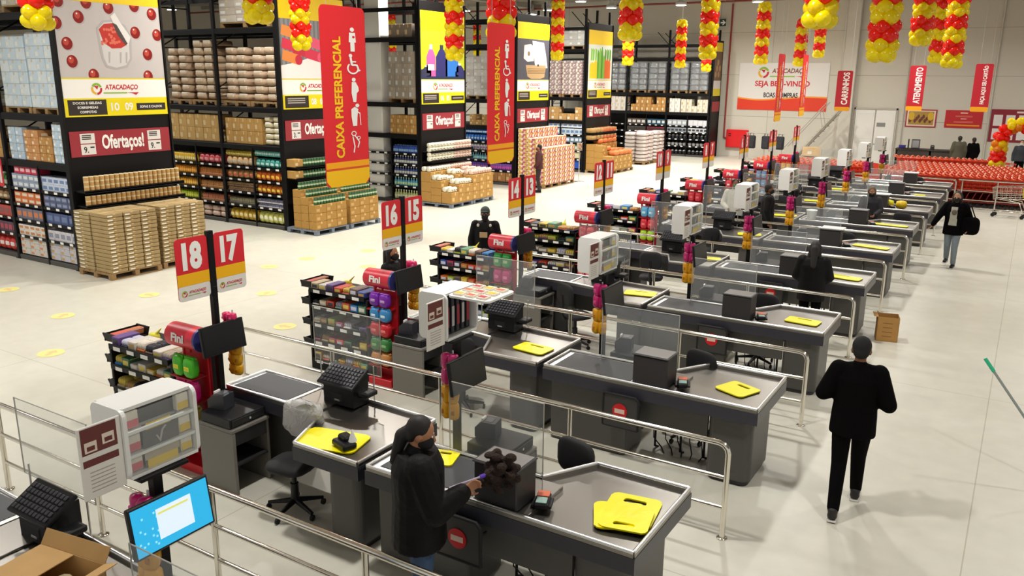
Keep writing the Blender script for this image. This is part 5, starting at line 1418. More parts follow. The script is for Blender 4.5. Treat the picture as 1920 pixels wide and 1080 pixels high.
ybag(-4.98, 4.98, .875, -1.35, 0, 'yellow bag under the black payment device on the rack side counter by sign eighteen', 1.0, 1.35)
ybag(-3.9, 5.2, .90, .3, 1, 'yellow bag on the conveyor behind the woman with the duster', .6, .6)
_ba = {1: (-2.28, 8.25, -.4, .9, .75), 2: (-2.3, 11.25, -.1, 1.1, .6), 3: (-2.4, 14.3, -.15, 1.7, .55), 4: (-2.4, 17.35, -.2, 1.7, .5), 5: (-2.45, 20.3, -.1, 1.8, .5), 7: (-2.5, 26.3, 0, .7, .6)}
for k, v in _ba.items(): ybag(v[0], v[1], .874, v[2], k, 'folded yellow bag on the exit side counter ' + row(k), v[3], v[4])
_bb = {1: (-4.78, 8.22, -.1, 1.1, .65), 2: (-4.75, 11.4, .2, 1.2, .6), 3: (-4.75, 14.4, .3, 1.3, .6), 4: (-4.8, 17.3, .3, 1.2, .6), 5: (-4.8, 20.3, .2, 1.3, .6), 6: (-4.8, 23.3, .2, 1.2, .6), 7: (-4.8, 26.3, .2, 1.2, .6)}
for k, v in _bb.items(): ybag(v[0], v[1], .876, v[2], k, 'folded yellow bag on the rack side counter ' + row(k), v[3], v[4])

# ================================================================ candy racks and sweets stands at the rack end of each row
PAL = ['6a4a90', 'd8d0c8', 'a8c030', '4a7a58', '705848', '6ca080', '3a8ad0', 'c86a28', 'd0b040', 'e0603c', 'd84830', 'c8b890', '303040', 'b03858', 'e8e0d8', '2c4c98']
def candy_rack():
    r = thing('candy_rack', '', 'display rack', (-7.77, 5.3, 0), 0, 'black candy racks')
    g = G(); g.box(-.55, .55, .27, .31, .05, 1.16); g.obj('back_panel', BLK, r)
    for s_ in (-1, 1): G().box(.53 * s_ - .02, .53 * s_ + .02, -.3, .3, 0, 1.16, .006).obj('side_panel', BLK, r)
    G().box(-.54, .54, -.3, .3, 0, .12, .006).obj('plinth', BLK, r)
    for z in (.14, .42, .68, .94, 1.17):
        g = G(); g.box(-.51, .51, -.31, .27, z - .018, z); g.box(-.51, .51, -.325, -.31, z - .03, z + .03); sh = g.obj('shelf', BLK, r)
        g = G()
        for i in range(4): g.box(-.42 + .24 * i, -.3 + .24 * i, -.33, -.326, z - .03, z + .012)
        g.obj('price_tag', WHP, sh)
    for z in (.3, .6, .9, 1.15):
        g = G(); g.prism([(-.19, 0), (.19, 0), (.22, .1), (.2, .1), (.18, .015), (-.18, .015), (-.2, .1), (-.22, .1)], -.78, -.55, 'x'); g.v = [(a, b, c + z) for a, b, c in g.v]
        g.box(-.78, -.77, -.2, .2, z, z + .09); g.obj('end_tray', BLK, r)
    return r
each(candy_rack, 'black candy rack at the store end', skip=(-1,))
def stand():
    r = thing('sweets_stand', '', 'display stand', (-7.03, 5.09, 0), 0, 'red sweets stands')
    g = G(); g.box(-.2, .2, .06, .09, .0, 1.3); g.box(.17, .2, .05, .09, 0, 1.34, .004); g.box(-.2, -.17, .05, .09, 0, 1.34, .004); g.box(-.2, .2, -.11, .09, 0, .1, .006); g.obj('frame', P('c81824', .4), r)
    g = G(); g.tube([(-.23, 0, 1.47), (.2, 0, 1.47)], .125, 18); t_ = g.obj('topper', P('d8283c', .35), r)
    g = G(); g.tube([(.2, 0, 1.47), (.23, 0, 1.47)], .127, 18); g.obj('topper_ring', P('3a3a78', .35), t_)
    g = G(); g.box(-.01, .01, -.01, .01, 1.3, 1.36); g.obj('neck', P('c81824', .4), r)
    o = text('Fini', 0, 0, .19, .09, WHP, t_, 0, .04); o.location = (-.02, -.1275, 1.485); o.rotation_euler = (PI / 2 - .12, 0, 0)
    for z in (.3, .56, .82, 1.08): G().box(-.17, .17, -.14, .06, z - .02, z - .008).obj('shelf', P('a8141c', .4), r)
    return r
each(stand, 'red sweets stand with a drum shaped topper', skip=(-1,))
SW = {0: (('8a2c50', 'e07898'), ('6a5a20', 'c8c030'), ('c81870', 'e880a8'), ('48b820', 'e8e020')), 1: (('c88848', 'e0c090'), ('3a8040', '90b878'), ('c8202c', 'e88078'), ('3888c0', 'd0e4f0'), ('7a20a8', 'c0a0c8')),
      2: (('a8a020', 'd8d858'), ('6a6a20', 'c0c048'), ('c02070', 'e080a8'), ('289040', 'b0c890')), 3: (('d05050', 'e89890'), ('c84850', 'e88888'), ('d0404c', 'e87078'), ('cc3c48', 'e06a70')),
      4: (('984038', 'c87870'), ('a0c820', 'd0e070'), ('cc2838', 'e87878'), ('58a8d0', 'd0e4ec')), 5: (('d03040', 'e87070'),) * 4, 6: (('c83848', 'e8d0d0'),) * 4, 7: (('6888b0', 'a0b8d0'),) * 4, 8: (('d8a028', 'e8c868'),) * 4}
CN = {'c88848': 'caramel', '3a8040': 'green', 'c8202c': 'red', '3888c0': 'sky blue', '7a20a8': 'purple', '48b820': 'lime green', 'c81870': 'magenta', '8a2c50': 'plum', '6a5a20': 'olive', 'a8a020': 'yellow', '6a6a20': 'olive', 'c02070': 'pink', '289040': 'green'}
for k in range(9):
    cols = SW[k]; n = len(cols)
    for j, (a, b) in enumerate(cols):
        z = .3 + j * (.26 if n < 5 else .205); hh = .22 if n < 5 else .18
        for i in range(2):
            lb = '%s bag on the %s row of the sweets stand %s' % (CN.get(a, 'printed'), ['lowest', 'second', 'third', 'fourth', 'fifth'][j], row(k))
            item('bag', .16, .12, hh, a, b, (-7.07 + .165 * i, 4.93 + 3 * k, z), lb, lb)
    rr = random.Random(k * 11 + 2)
    near = k < 3
    for j, z in enumerate((.14, .42, .68, .94, 1.17)):
        m = (7 if near else 5) if k < 6 else 4
        if k > 3 and j == 0: continue
        lb = 'candy packet on the %s of the candy rack %s' % (['floor shelf', 'second shelf', 'third shelf', 'fourth shelf', 'top shelf'][j], row(k))
        cs = [rr.choice(PAL) for _ in range(m)]
        for i in range(m):
            w = 1.0 / m
            kind = 'box' if rr.random() < .6 else 'tray'
            c2 = rr.choice(['f0e8d8', 'e8d060', 'd8d8e8', 'c8a060', '383840'])
            o = item(kind, w * .9, .26, .07 + .05 * rr.random(), cs[i], c2, (-8.27 + w * (i + .5), 5.01 + 3 * k, z + .004), lb, lb, 0, 'candy_box' if kind == 'box' else 'candy_tray')
    for q in range(2): item('box', .1, .2, .07, ['d86050', 'c87850'][q], 'e8e0d8', (-8.44, 5.13 + 3 * k + .17 * q, 1.168), 'coral packet in the top end tray of the candy rack ' + row(k), 'packets in the end tray ' + str(NUM[k][0]))
    if k < 4:
        g = G(); g.ell((0, 0, .05), (.07, .05, .05), 8, 6, 0, .7); g.tube([(.03, 0, .08), (.1, .03, .16)], [.02, .004], 5)
        tag(g.obj('yellow_price_flag', P('e8e040', .5), None, (-8.0 + .1 * k, 5.35 + 3 * k, 1.176), .4 * k), 'crumpled yellow price flag on top of the candy rack ' + row(k), 'flag')
# ================================================================ people
def remesh(g, voxel, smooth=3):
    me = g.mesh('tmp', [])
    o = bpy.data.objects.new('tmp', me); COL.objects.link(o)
    m = o.modifiers.new('r', 'REMESH'); m.mode = 'VOXEL'; m.voxel_size = voxel; m.use_smooth_shade = True
    s_ = o.modifiers.new('s', 'SMOOTH'); s_.iterations = smooth; s_.factor = .5
    bpy.context.view_layer.update()
    out = bpy.data.meshes.new_from_object(o.evaluated_get(bpy.context.evaluated_depsgraph_get()))
    bpy.data.objects.remove(o); out.materials.clear()
    return out
def cap(g, p, q, r1, r2):
    p, q = Vector(p), Vector(q)
    g.tube([p, q], [r1, r2], 12); g.ell(p, r1 * .995, 12, 8); g.ell(q, r2 * .995, 12, 8)
SKIN = M('skin_tan', S('b07a58'), .55); SKIND = M('skin_brown', S('7a4e38'), .55)
STD = dict(pel=(0, 0, .95), chest=(0, 0, 1.3), neck=(0, -.01, 1.46), head=(0, .015, 1.61),
           shL=(-.175, 0, 1.41), elL=(-.245, -.03, 1.13), wrL=(-.25, .05, .88), shR=(.175, 0, 1.41), elR=(.245, -.03, 1.13), wrR=(.25, .05, .88),
           hiL=(-.09, 0, .93), knL=(-.1, .03, .5), anL=(-.1, -.02, .09), hiR=(.09, 0, .93), knR=(.1, .03, .5), anR=(.1, -.02, .09))
def person(label, loc, rz, pose=None, h=1.0, vox=.014, skin=SKIN, top=BLK, legs=BLK, shoes=BLK, hair=None, mask=None, long_top=.0, loose=.0, turn=0.0, nod=0.0, cap_=None, ponytail=False, longhair=False, legcut=True, bag=None, fingers=True):
    J = {k: Vector(v) for k, v in STD.items()}
    for k, v in (pose or {}).items(): J[k] = Vector(v)
    r = thing('person', label, 'person', loc, rz); r.scale = (h, h, h)
    HR = Matrix.Rotation(turn, 3, 'Z') @ Matrix.Rotation(-nod, 3, 'X')
    hp = lambda v: J['head'] + HR @ Vector(v)
    g = G()
    # head with jaw, nose, ears on a neck
    g.ell(hp((0, -.008, .02)), (.077, .094, .1), 18, 12, rot=HR); g.ell(hp((0, .02, -.05)), (.056, .068, .065), 14, 9, rot=HR)
    cap(g, hp((0, .088, .012)), hp((0, .104, -.022)), .011, .016)
    for s_ in (-1, 1): g.ell(hp((.079 * s_, -.005, -.01)), (.012, .02, .032), 8, 6, rot=HR)
    cap(g, J['neck'] + Vector((0, 0, -.03)), hp((0, -.015, -.05)), .056, .05)
    g.ell(J['chest'], (.155, .105, .19), 16, 10); g.ell((J['pel'] + J['chest']) / 2, (.135, .1, .17), 16, 10); g.ell(J['pel'], (.155, .11, .12), 16, 10)
    cap(g, J['shL'], J['shR'], .055, .055)
    for s_ in 'LR':
        cap(g, J['sh' + s_], J['el' + s_], .052, .041); cap(g, J['el' + s_], J['wr' + s_], .041, .027)
        cap(g, J['hi' + s_], J['kn' + s_], .085, .056); cap(g, J['kn' + s_], J['an' + s_], .056, .036)
        f = Vector((J['an' + s_].x, J['an' + s_].y + .13, J['an' + s_].z - .045)); cap(g, J['an' + s_] + Vector((0, -.03, -.045)), f, .038, .03)
        # palm, four fingers of different lengths, thumb from the palm's side
        d = (J['wr' + s_] - J['el' + s_]).normalized(); sd = d.cross(Vector((1, 0, 0)) if abs(d.x) < .8 else Vector((0, 0, 1))).normalized(); nn = sd.cross(d)
        c = J['wr' + s_]
        for a in (-.026, -.009, .009, .026): cap(g, c + d * .01 + sd * a * .7, c + d * .08 + sd * a, .014, .011)
        for a, ln in ((-.029, .062), (-.01, .078), (.01, .074), (.029, .056)):
            k0 = c + d * .082 + sd * a; k1 = k0 + d * ln * .5 + nn * .012; k2 = k1 + d * ln * .3 + nn * .035
            if fingers: cap(g, k0, k1, .0095, .009); cap(g, k1, k2, .009, .0075)
        t0 = c + d * .03 + sd * .03; t1 = t0 + d * .03 + sd * .028 + nn * .01; cap(g, t0, t1, .012, .01); cap(g, t1, t1 + d * .028 + nn * .018, .01, .008)
    me = remesh(g, vox); me.materials.append(skin); put('body', me, r)
    # trousers
    g = G(); g.ell(J['pel'], (.17, .125, .12), 16, 10)
    for s_ in 'LR':
        cap(g, J['hi' + s_], J['kn' + s_], .1, .072); cap(g, J['kn' + s_], J['an' + s_] + Vector((0, 0, .02)), .072, .056)
    me = remesh(g, vox); me.materials.append(legs); put('trousers', me, r)
    # jacket or shirt
    g = G(); L = loose
    ax = lambda z: (J['pel'].lerp(J['chest'], (z - .95) / .35)).to_2d()
    rings = [(1.47, .1, .075), (1.42, .175, .095), (1.34, .2, .125), (1.2, .185, .125), (1.08, .178, .122), (.98, .186, .13), (.9 - long_top * .5, .19, .137), (.86 - long_top, .192, .14)]
    v = []; n = 20
    for z, rx, ry in rings:
        c = ax(z)
        for q in range(n): an = 2 * PI * q / n; v.append((c.x + (rx + L * .8) * math.cos(an), c.y + (ry + L * .8) * math.sin(an), z))
    m_ = len(rings)
    g.add(v, [(y * n + q, y * n + (q + 1) % n, (y + 1) * n + (q + 1) % n, (y + 1) * n + q) for y in range(m_ - 1) for q in range(n)] + [tuple(range(n)), tuple(reversed(range((m_ - 1) * n, m_ * n)))])
    cap(g, J['shL'], J['shR'], .075, .075); cap(g, J['neck'] + Vector((0, -.01, -.05)), J['neck'] + Vector((0, -.005, .01)), .078, .07)
    for s_ in 'LR':
        cap(g, J['sh' + s_], J['el' + s_], .074 + L * .5, .062 + L * .5); cap(g, J['el' + s_], J['wr' + s_] - (J['wr' + s_] - J['el' + s_]).normalized() * .01, .062 + L * .5, .046 + L * .3)
    me = remesh(g, vox, 2); me.materials.append(top); put('jacket', me, r)
    for s_ in 'LR':
        a = J['an' + s_]
        g = G(); cap(g, a + Vector((0, -.035, -.04)), a + Vector((0, .14, -.05)), .046, .038); g.ell(a + Vector((0, -.02, .0)), (.048, .055, .05), 12, 8)
        me = remesh(g, max(.008, vox * .7), 1); me.materials.append(shoes); so = put('shoe', me, r)
        G().box(a.x - .045, a.x + .045, a.y - .085, a.y + .185, a.z - .092, a.z - .072, .01).obj('sole', P('c8c4bc' if shoes is not BLK else '4a4848'), so)
    for s_ in (-1, 1):
        e = hp((.03 * s_, .083, .012)); g = G(); g.ell(e, (.013, .008, .008), 8, 6, 0); g.ell(e + HR @ Vector((0, .006, 0)), (.006, .004, .006), 8, 6, 1); g.obj('eye', [WHP, RUB], r)
    if mask:
        g = G(); g.ell(hp((0, .042, -.048)), (.062, .068, .058), 14, 9, rot=HR, e=.8); g.obj('face_mask', mask, r)
    if hair:
        g = G(); g.ell(hp((0, -.026, .038)), (.086, .096, .096), 18, 12, rot=HR); g.ell(hp((0, -.06, -.01)), (.075, .055, .075), 14, 9, rot=HR)
        if ponytail: cap(g, hp((0, -.08, .0)), hp((0, -.125, -.06)), .05, .055); cap(g, hp((0, -.125, -.06)), hp((.02, -.13, -.26)), .055, .03)
        if longhair:
            for s_ in (-1, 1): cap(g, hp((.07 * s_, -.02, .03)), hp((.085 * s_, -.01, -.24)), .035, .03)
            cap(g, hp((0, -.08, 0)), hp((0, -.11, -.28)), .07, .05)
        me = remesh(g, max(.009, vox * .7), 2); me.materials.append(hair); put('hair', me, r)
    if cap_:
        g = G(); g.ell(hp((0, -.005, .05)), (.086, .102, .085), 16, 10, rot=HR); q = hp((0, .1, .055)); g.ell(q, (.07, .07, .012), 12, 6, rot=HR); g.obj('cap', cap_, r)
    return r
DKH = M('dark_hair', S('17110f'), .6, noise=(30, .3)); JEANS = M('blue_denim', S('3f5678'), .8, noise=(20, .2)); JEANL = M('pale_denim', S('7f8a92'), .8, noise=(20, .2))
COAT = M('black_cloth', S('080708'), .9, spec=.08); COATS = M('black_nylon', S('0b0a0c'), .6, spec=.2, bump=(9, .7)); BMASK = P('141314', .8)
person('person in black jacket and trousers walking away along the exit aisle', (-1.07, 7.93, 0), .12,
       dict(elL=(-.29, -.03, 1.16), wrL=(-.1, .2, 1.14), elR=(.285, -.04, 1.13), wrR=(.1, .2, 1.12), knL=(-.08, -.06, .5), anL=(-.08, -.28, .1), knR=(.08, .17, .5), anR=(.09, .26, .09), chest=(0, .01, 1.3)),
       1.01, .009, SKIND, COAT, COAT, P('1c1818', .5), P('0c0a0a', .8), None, .07, .02, nod=.25)
wo = person('person in black padded jacket and blue jeans dusting the scanner housing', (-3.43, 4.27, 0), -1.0,
       dict(shR=(.17, .03, 1.4), elR=(.22, .14, 1.1), wrR=(.16, .33, 1.22), elL=(-.25, .02, 1.14), wrL=(-.22, .12, .92), head=(.0, .03, 1.6)),
       1.0, .008, SKIN, COATS, JEANS, P('2a2626', .6), DKH, BMASK, .1, .085, turn=-.05, nod=.3, ponytail=True)
g = G(); g.ell((-.12, -.135, 1.38), (.1, .05, .07), 12, 8, 0, .8); g.obj('hood', COATS, wo)
t = thing('feather_duster', 'feather duster with violet handle held over the scanner housing', 'duster', (0, 0, 0))
g = G(); g.tube([(-3.22, 4.36, 1.19), (-3.1, 4.58, 1.215)], .008, 8); g.obj('rod', P('b8a8c0', .3), t)
g = G(); g.tube([(-3.1, 4.58, 1.215), (-3.055, 4.66, 1.225)], .016, 8); g.obj('handle', P('5a30b8', .3), t)
g = G(); rr = random.Random(5)
for i in range(46):
    c = Vector((-3.02, 4.7, 1.2)) + Vector((rr.uniform(-.09, .11), rr.uniform(-.06, .1), rr.uniform(-.1, .15)))
    g.ell(c, (rr.uniform(.03, .05), rr.uniform(.03, .05), rr.uniform(.02, .045)), 8, 6)
me = remesh(g, .009, 1); me.materials.append(M('brown_feather', S('2c1c14'), .95, noise=(40, .6), bump=(60, 1.0))); put('feather_head', me, t)
gd = person('person in dark uniform, cap and mask standing behind the candy rack of sign fourteen', (-8.3, 12.45, 0), PI + .45, dict(elL=(-.25, .0, 1.13), elR=(.25, 0, 1.13)), 1.02, .013, SKIND, COATS, COAT, BLK, DKH, BMASK, 0, .02, cap_=P('39403c', .7))
g = G(); g.box(-.06, .08, .155, .163, 1.2, 1.3, .01); g.obj('chest_print', P('c8a878', .7), gd)
for s_ in (-1, 1): g = G(); g.ell((.11 * s_, .135, 1.42), (.025, .02, .03), 8, 6); g.obj('badge', P('d8d0c0'), gd)
person('person with dark hair and mask half hidden by the sign plate sixteen', (-7.72, 9.1, 0), -1.3, None, .97, .013, SKIN, COATS, COAT, BLK, DKH, BMASK, .05, .03, longhair=True, turn=-.1)
person('person in maroon shirt with hand on hip before the printed white cartons', (-15.0, 26.0, 0), PI / 2 + .5, dict(elR=(.36, -.08, 1.14), wrR=(.17, .1, 1.0), elL=(-.3, .02, 1.12), wrL=(-.22, .14, .95)), 1.0, .016, SKIN, P('4a1c20', .8), P('241c20', .8), BLK, DKH, P('6a3038', .8), 0, .02)
w3 = person('person in open black coat and pale jeans walking towards the camera', (-1.2, 20.62, 0), PI - .1, dict(elR=(.31, .05, 1.17), wrR=(.42, .06, .95), elL=(-.29, -.05, 1.15), wrL=(-.3, .06, .95), knL=(-.09, .1, .5), anL=(-.09, .02, .09), knR=(.08, -.02, .5), anR=(.1, -.2, .16)), .985, .013, SKIN, COAT, JEANL, P('181414'), DKH, BMASK, .1, .03, longhair=True)
jk = [c for c in w3.children if c.name.startswith('jacket')][0].data
jk.materials.append(P('b0aca0', .8, noise=(12, .2)))
for p in jk.polygons:
    q = p.center
    if q.y > .05 and abs(q.x - .01) < .062 + .05 * (1.4 - q.z) and .98 < q.z < 1.4: p.material_index = 1
g = G(); g.ell((.0, .16, 1.28), (.055, .02, .06), 12, 8); g.obj('shirt_print', P('6a5c50', .8), w3)
t = thing('shoulder_bag', 'large black shoulder bag carried by the person in pale jeans', 'bag', (-.88, 20.55, .82))
g = G(); g.ell((0, 0, .16), (.19, .1, .2), 14, 9, 0, .6); g.obj('body', COAT, t)
G().tube([(-.14, 0, .3), (-.12, .02, .55), (-.02, .02, .58), (.1, 0, .3)], .012, 6).obj('strap', COAT, t)
person('person in black seen from behind at the counter of sign twelve', (-2.62, 13.2, 0), .15, dict(elL=(-.26, .04, 1.14), wrL=(-.18, .2, 1.02), elR=(.26, .04, 1.14), wrR=(.18, .2, 1.02)), .94, .014, SKIN, COATS, COAT, BLK, DKH, None, .12, .04, longhair=True, nod=.2)
wp = person('person in white patterned top and green mask at the till of sign eight', (-5.95, 19.88, 0), PI + .3, dict(elL=(-.26, .06, 1.14), wrL=(-.15, .22, 1.05), elR=(.26, .06, 1.14), wrR=(.15, .22, 1.05)), .99, .015, SKIND, P('d8d4c8', .8, noise=(25, .25)), COAT, BLK, DKH, P('4c8058', .7), 0, .02)
person('bald person in black jacket and mask facing the tills of sign eight', (-4.98, 19.28, 0), -1.25, None, 1.0, .015, SKIND, COATS, COAT, BLK, P('241a16', .7), BMASK, .05, .04)
person('person with fair brown hair in dark top behind the counter of sign eight', (-3.05, 21.2, 0), PI + .2, dict(elL=(-.25, .06, 1.14), wrL=(-.12, .22, 1.05), elR=(.25, .06, 1.14), wrR=(.12, .22, 1.05)), .93, .015, SKIN, P('26242a', .8), COAT, BLK, P('6a5440', .7), BMASK, 0, .03, longhair=True, nod=.4)
person('person in olive jacket at the service desk by the back wall', (-2.62, 41.0, 0), .2, None, 1.02, .018, SKIN, P('4a4636', .8), COAT, BLK, DKH, None, .05, .06)
person('person in black at the service desk beside the olive jacket', (-2.1, 41.45, 0), .6, None, .98, .018, SKIN, COAT, COAT, BLK, DKH, None, .05, .03)
person('person in dark vest seen through the balloon arch', (-.3, 40.5, 0), PI, None, 1.0, .018, SKIN, P('2a2c34', .8), COAT, BLK, DKH, P('c8c4c4'), 0, .02)

# ================================================================ shopping carts
CR = M('cart_red', S('cf3414'), .35, spec=.5); CRL = M('cart_red_light', S('e8683c'), .35); CRD = M('cart_red_dark', S('7a1a10'), .5)
def cart_geo():
    """basket, seat flap, handle, chassis of a cart pushed towards +X, handle at the back"""
    b = G(); A = [(-.42, -.27, .62), (.42, -.2, .55), (.42, .2, .55), (-.42, .27, .62)]; B = [(-.45, -.3, .98), (.47, -.24, .9), (.47, .24, .9), (-.45, .3, .98)]
    for lo, hi in ((A, .0), (B, 0)):
        for i in range(4): b.tube([lo[i], lo[(i + 1) % 4]], .011, 4)
    for q in (.33, .66):
        C = [tuple(Vector(A[i]).lerp(Vector(B[i]), q)) for i in range(4)]
        for i in range(4): b.tube([C[i], C[(i + 1) % 4]], .006, 4)
    for i in range(4):
        n = 7 if i % 2 == 0 else 5
        for j in range(n):
            t = j / n; b.tube([Vector(A[i]).lerp(Vector(A[(i + 1) % 4]), t), Vector(B[i]).lerp(Vector(B[(i + 1) % 4]), t)], .005, 4)
    for j in range(1, 6): b.tube([Vector(A[0]).lerp(Vector(A[1]), j / 6), Vector(A[3]).lerp(Vector(A[2]), j / 6)], .005, 4)
    h = G(); h.tube([(-.47, -.28, .98), (-.56, -.28, 1.03), (-.56, .28, 1.03), (-.47, .28, .98)], .02, 6, 0); h.tube([(-.56, -.18, 1.03), (-.56, .18, 1.03)], .024, 6, 1)
    f = G(); f.prism([(-.4, .66), (-.36, .66), (-.33, .93), (-.37, .95)], -.22, .22, 'y')
    c = G()
    for s_ in (-1, 1): c.tube([(.3, .18 * s_, .56), (-.3, .22 * s_, .5), (-.42, .24 * s_, .2), (.4, .17 * s_, .16)], .014, 5)
    c.tube([(-.42, -.24, .2), (-.42, .24, .2)], .012, 5); c.tube([(.4, -.17, .16), (.4, .17, .16)], .012, 5)
    W = []
    for x, y in ((-.42, .22), (-.42, -.22), (.38, .16), (.38, -.16)):
        w = G(); w.cyl((x, y - .015, .06), (x, y + .015, .06), .06, 10); w.tube([(x, y, .06), (x + .01, y, .17)], .012, 4); W.append(w)
    return b, h, f, c, W
b_, h_, f_, c_, W_s = cart_geo()
def merge(gs):
    g = G()
    for q, m in gs: g.add(q.v, q.f, 0, False); g.m[-len(q.f):] = [m if x == 0 else x + 1 for x in q.m] if m != 1 else [1 if x == 0 else 2 for x in q.m]
    return g
CART = merge([(b_, 0), (h_, 1), (f_, 0), (c_, 3)] + [(w, 4) for w in W_s]).mesh('shopping_cart', [CR, CRL, WHP, CRD, RUB])
c0 = thing('shopping_cart', 'red shopping cart in the front nested row behind the steel rail', 'shopping cart', (0, 0, 0), 0, 'front row of red carts')
b_.obj('basket', CR, c0); h_.obj('handle', [CRL, WHP], c0); f_.obj('child_seat', CR, c0); c_.obj('chassis', CRD, c0)
for w in W_s: w.obj('wheel', RUB, c0)
def cpos(u, v): return (-3.3 + u, 31.1 + v, 0)
first = True
for i in range(26):
    p = cpos(.2 * i - .1, .35)
    if first: c0.location = p; first = False
    else: dup(c0, p, c0['label'], 0)
RWN = ['second', 'third', 'fourth', 'fifth', 'sixth', 'seventh']
for j in range(6):
    for i in range(26):
        x = .2 * i - .3 + .1 * (j % 2); lb = 'red shopping cart in the %s nested row behind the steel rail' % RWN[j]
        tag(put('nested_cart', CART, None, cpos(x, 1.05 + .68 * j), random.uniform(-.01, .01)), lb, 'shopping cart', RWN[j] + ' row of red carts')
for i in range(17): tag(put('nested_cart', CART, None, (-4.2 + .21 * i, 38.2, 0), 0), 'red shopping cart in the short row before the service desk', 'shopping cart', 'short row of red carts')
for j in range(3):
    for i in range(20): tag(put('parked_cart', CART, None, (-8.6 + .2 * i, 33.0 + .72 * j, 0), 0), 'red shopping cart parked beyond the last till, %s row' % ['first', 'second', 'third'][j], 'shopping cart', ['first', 'second', 'third'][j] + ' row of parked carts')
t = thing('shopping_cart', 'single chrome shopping cart standing in front of the steel rail', 'shopping cart', (-.3, 29.55, 0), PI - .15)
for nm, q, m in (('basket', b_, CHROME), ('handle', h_, [P('a03020'), WHP]), ('child_seat', f_, P('d8c040')), ('chassis', c_, CHROME)): q.obj(nm, m, t)
for w in W_s: w.obj('wheel', RUB, t)
t = thing('handrail', 'long steel rail in front of the red carts', 'railing', (0, 0, 0))
p0, p1 = Vector((-1.84, 30.78, 0)), Vector((2.2, 30.78, 0))
for z, r_ in ((.94, .026), (.6, .016), (.3, .016)): G().tube([p0 + Vector((0, 0, z)), p1 + Vector((0, 0, z))], r_, 8).obj('top_rail' if z > .9 else 'cross_bar', CHROME, t)
for q in (.03, .28, .53, .78, 1): p = p0.lerp(p1, q); G().tube([p, p + Vector((0, 0, .94))], .024, 8).obj('post', CHROME, t)

# ================================================================ loose things
def open_box(name, w, d, h, label, loc, rz, flaps=(1, 1, 1, 1), mat=CARD):
    r = thing(name, label, 'box', loc, rz)
    g = G(); t_ = .006
    g.box(-w / 2, w / 2, -d / 2, d / 2, 0, t_); g.box(-w / 2, w / 2, -d / 2, -d / 2 + t_, 0, h); g.box(-w / 2, w / 2, d / 2 - t_, d / 2, 0, h); g.box(-w / 2, -w / 2 + t_, -d / 2, d / 2, 0, h); g.box(w / 2 - t_, w / 2, -d / 2, d / 2, 0, h)
    g.obj('body', mat, r)
    for i, a in enumerate(flaps):
        if a is None: continue
        g = G(); L = d * .27 if i < 2 else w * .2
        sgn = -1 if i % 2 == 0 else 1
        ca_, sa_ = math.cos(a), math.sin(a)
        if i < 2: pts = [(x, sgn * (d / 2 + q * L * ca_), h + q * L * sa_) for x, q in ((-w / 2, 0), (w / 2, 0), (w / 2, 1), (-w / 2, 1))]
        else: pts = [(sgn * (w / 2 + q * L * ca_), y, h + q * L * sa_) for y, q in ((-d / 2, 0), (d / 2, 0), (d / 2, 1), (-d / 2, 1))]
        n = (Vector(pts[1]) - Vector(pts[0])).cross(Vector(pts[2]) - Vector(pts[0])).normalized() * .003
        v = [tuple(Vector(p) + n) for p in pts] + [tuple(Vector(p) - n) for p in pts]
        g.add(v, [(0, 1, 2, 3), (7, 6, 5, 4), (0, 4, 5, 1), (1, 5, 6, 2), (2, 6, 7, 3), (3, 7, 4, 0)]); g.obj('flap', mat, r)
    g = G(); g.box(w / 2, w / 2 + .002, -d * .3, d * .25, h * .35, h * .8, 0, 0)
    for i in range(3): g.box(w / 2 + .002, w / 2 + .003, -d * .2, d * .15, h * (.42 + .1 * i), h * (.45 + .1 * i), 0, 1)
    for i in range(4): g.box(-w * .25, w * .2, -d / 2 - .001, -d / 2, h * (.2 + .18 * i), h * (.23 + .18 * i), 0, 2)
    g.obj('print', [P('d8cfc0') if mat is CARD2 else P('a87a40'), P('8a7a66'), P('8a6234')], r)
    return r
ob = open_box('cardboard_box', .56, .38, .27, 'opened brown cardboard box lying on the counter by the lit monitor', (-4.72, 2.27, .875), .15, (None, 1.0, None, .3), CARD2)
g = G(); g.box(-.275, .02, -.185, .185, .266, .274, .002); g.obj('lid_flap', CARD2, ob)
g = G(); rr = random.Random(2)
for i in range(7): g.ell((.15 + rr.uniform(-.1, .1), rr.uniform(-.1, .1), .14 + rr.uniform(0, .05)), (.06, .05, .03), 8, 6)
g.obj('packing_paper', P('c8b890', .8), ob)
open_box('cardboard_box', .32, .28, .40, 'brown cardboard box standing alone on the floor by the exit aisle', (-1.56, 14.05, 0), .22, (None, None, .15, None), CARD)
t = thing('payment_device', 'black payment device with a paper slip lying on a yellow bag', 'card reader', (-4.78, 4.93, .89), -.3)
g = G(); g.box(-.11, .11, -.07, .07, 0, .06, .015); g.box(-.09, .04, -.02, .08, .05, .1, .015); g.obj('body', BLKP, t)
g = G(); g.lathe([(.04, .06), (.003, .17)], 10, 0, (.06, .05, 0)); g.obj('paper_slip', WHP, t)
t = thing('mop_pole', 'grey pole with green tip leaning at the exit aisle', 'pole', (0, 0, 0))
a, b = Vector((.91, 9.42, 0)), Vector((-.095, 9.765, 1.2)); m_ = a.lerp(b, .9)
G().tube([a, m_], .014, 8).obj('shaft', P('8c9490', .4), t); G().tube([m_, b], .02, 8).obj('tip', P('28b888', .4), t)
t = thing('waste_bin', 'small white bin on the rack side counter of sign ten', 'bin', (-4.1, 19.25 - 2.0 + 2.6, .9)); t['label'] = 'small white bin standing on a counter in the sign eight row'
g = G(); g.lathe([(.09, 0), (.12, .22), (.13, .23), (.12, .24), (.09, .02)], 14); g.obj('bucket', WHT, t)
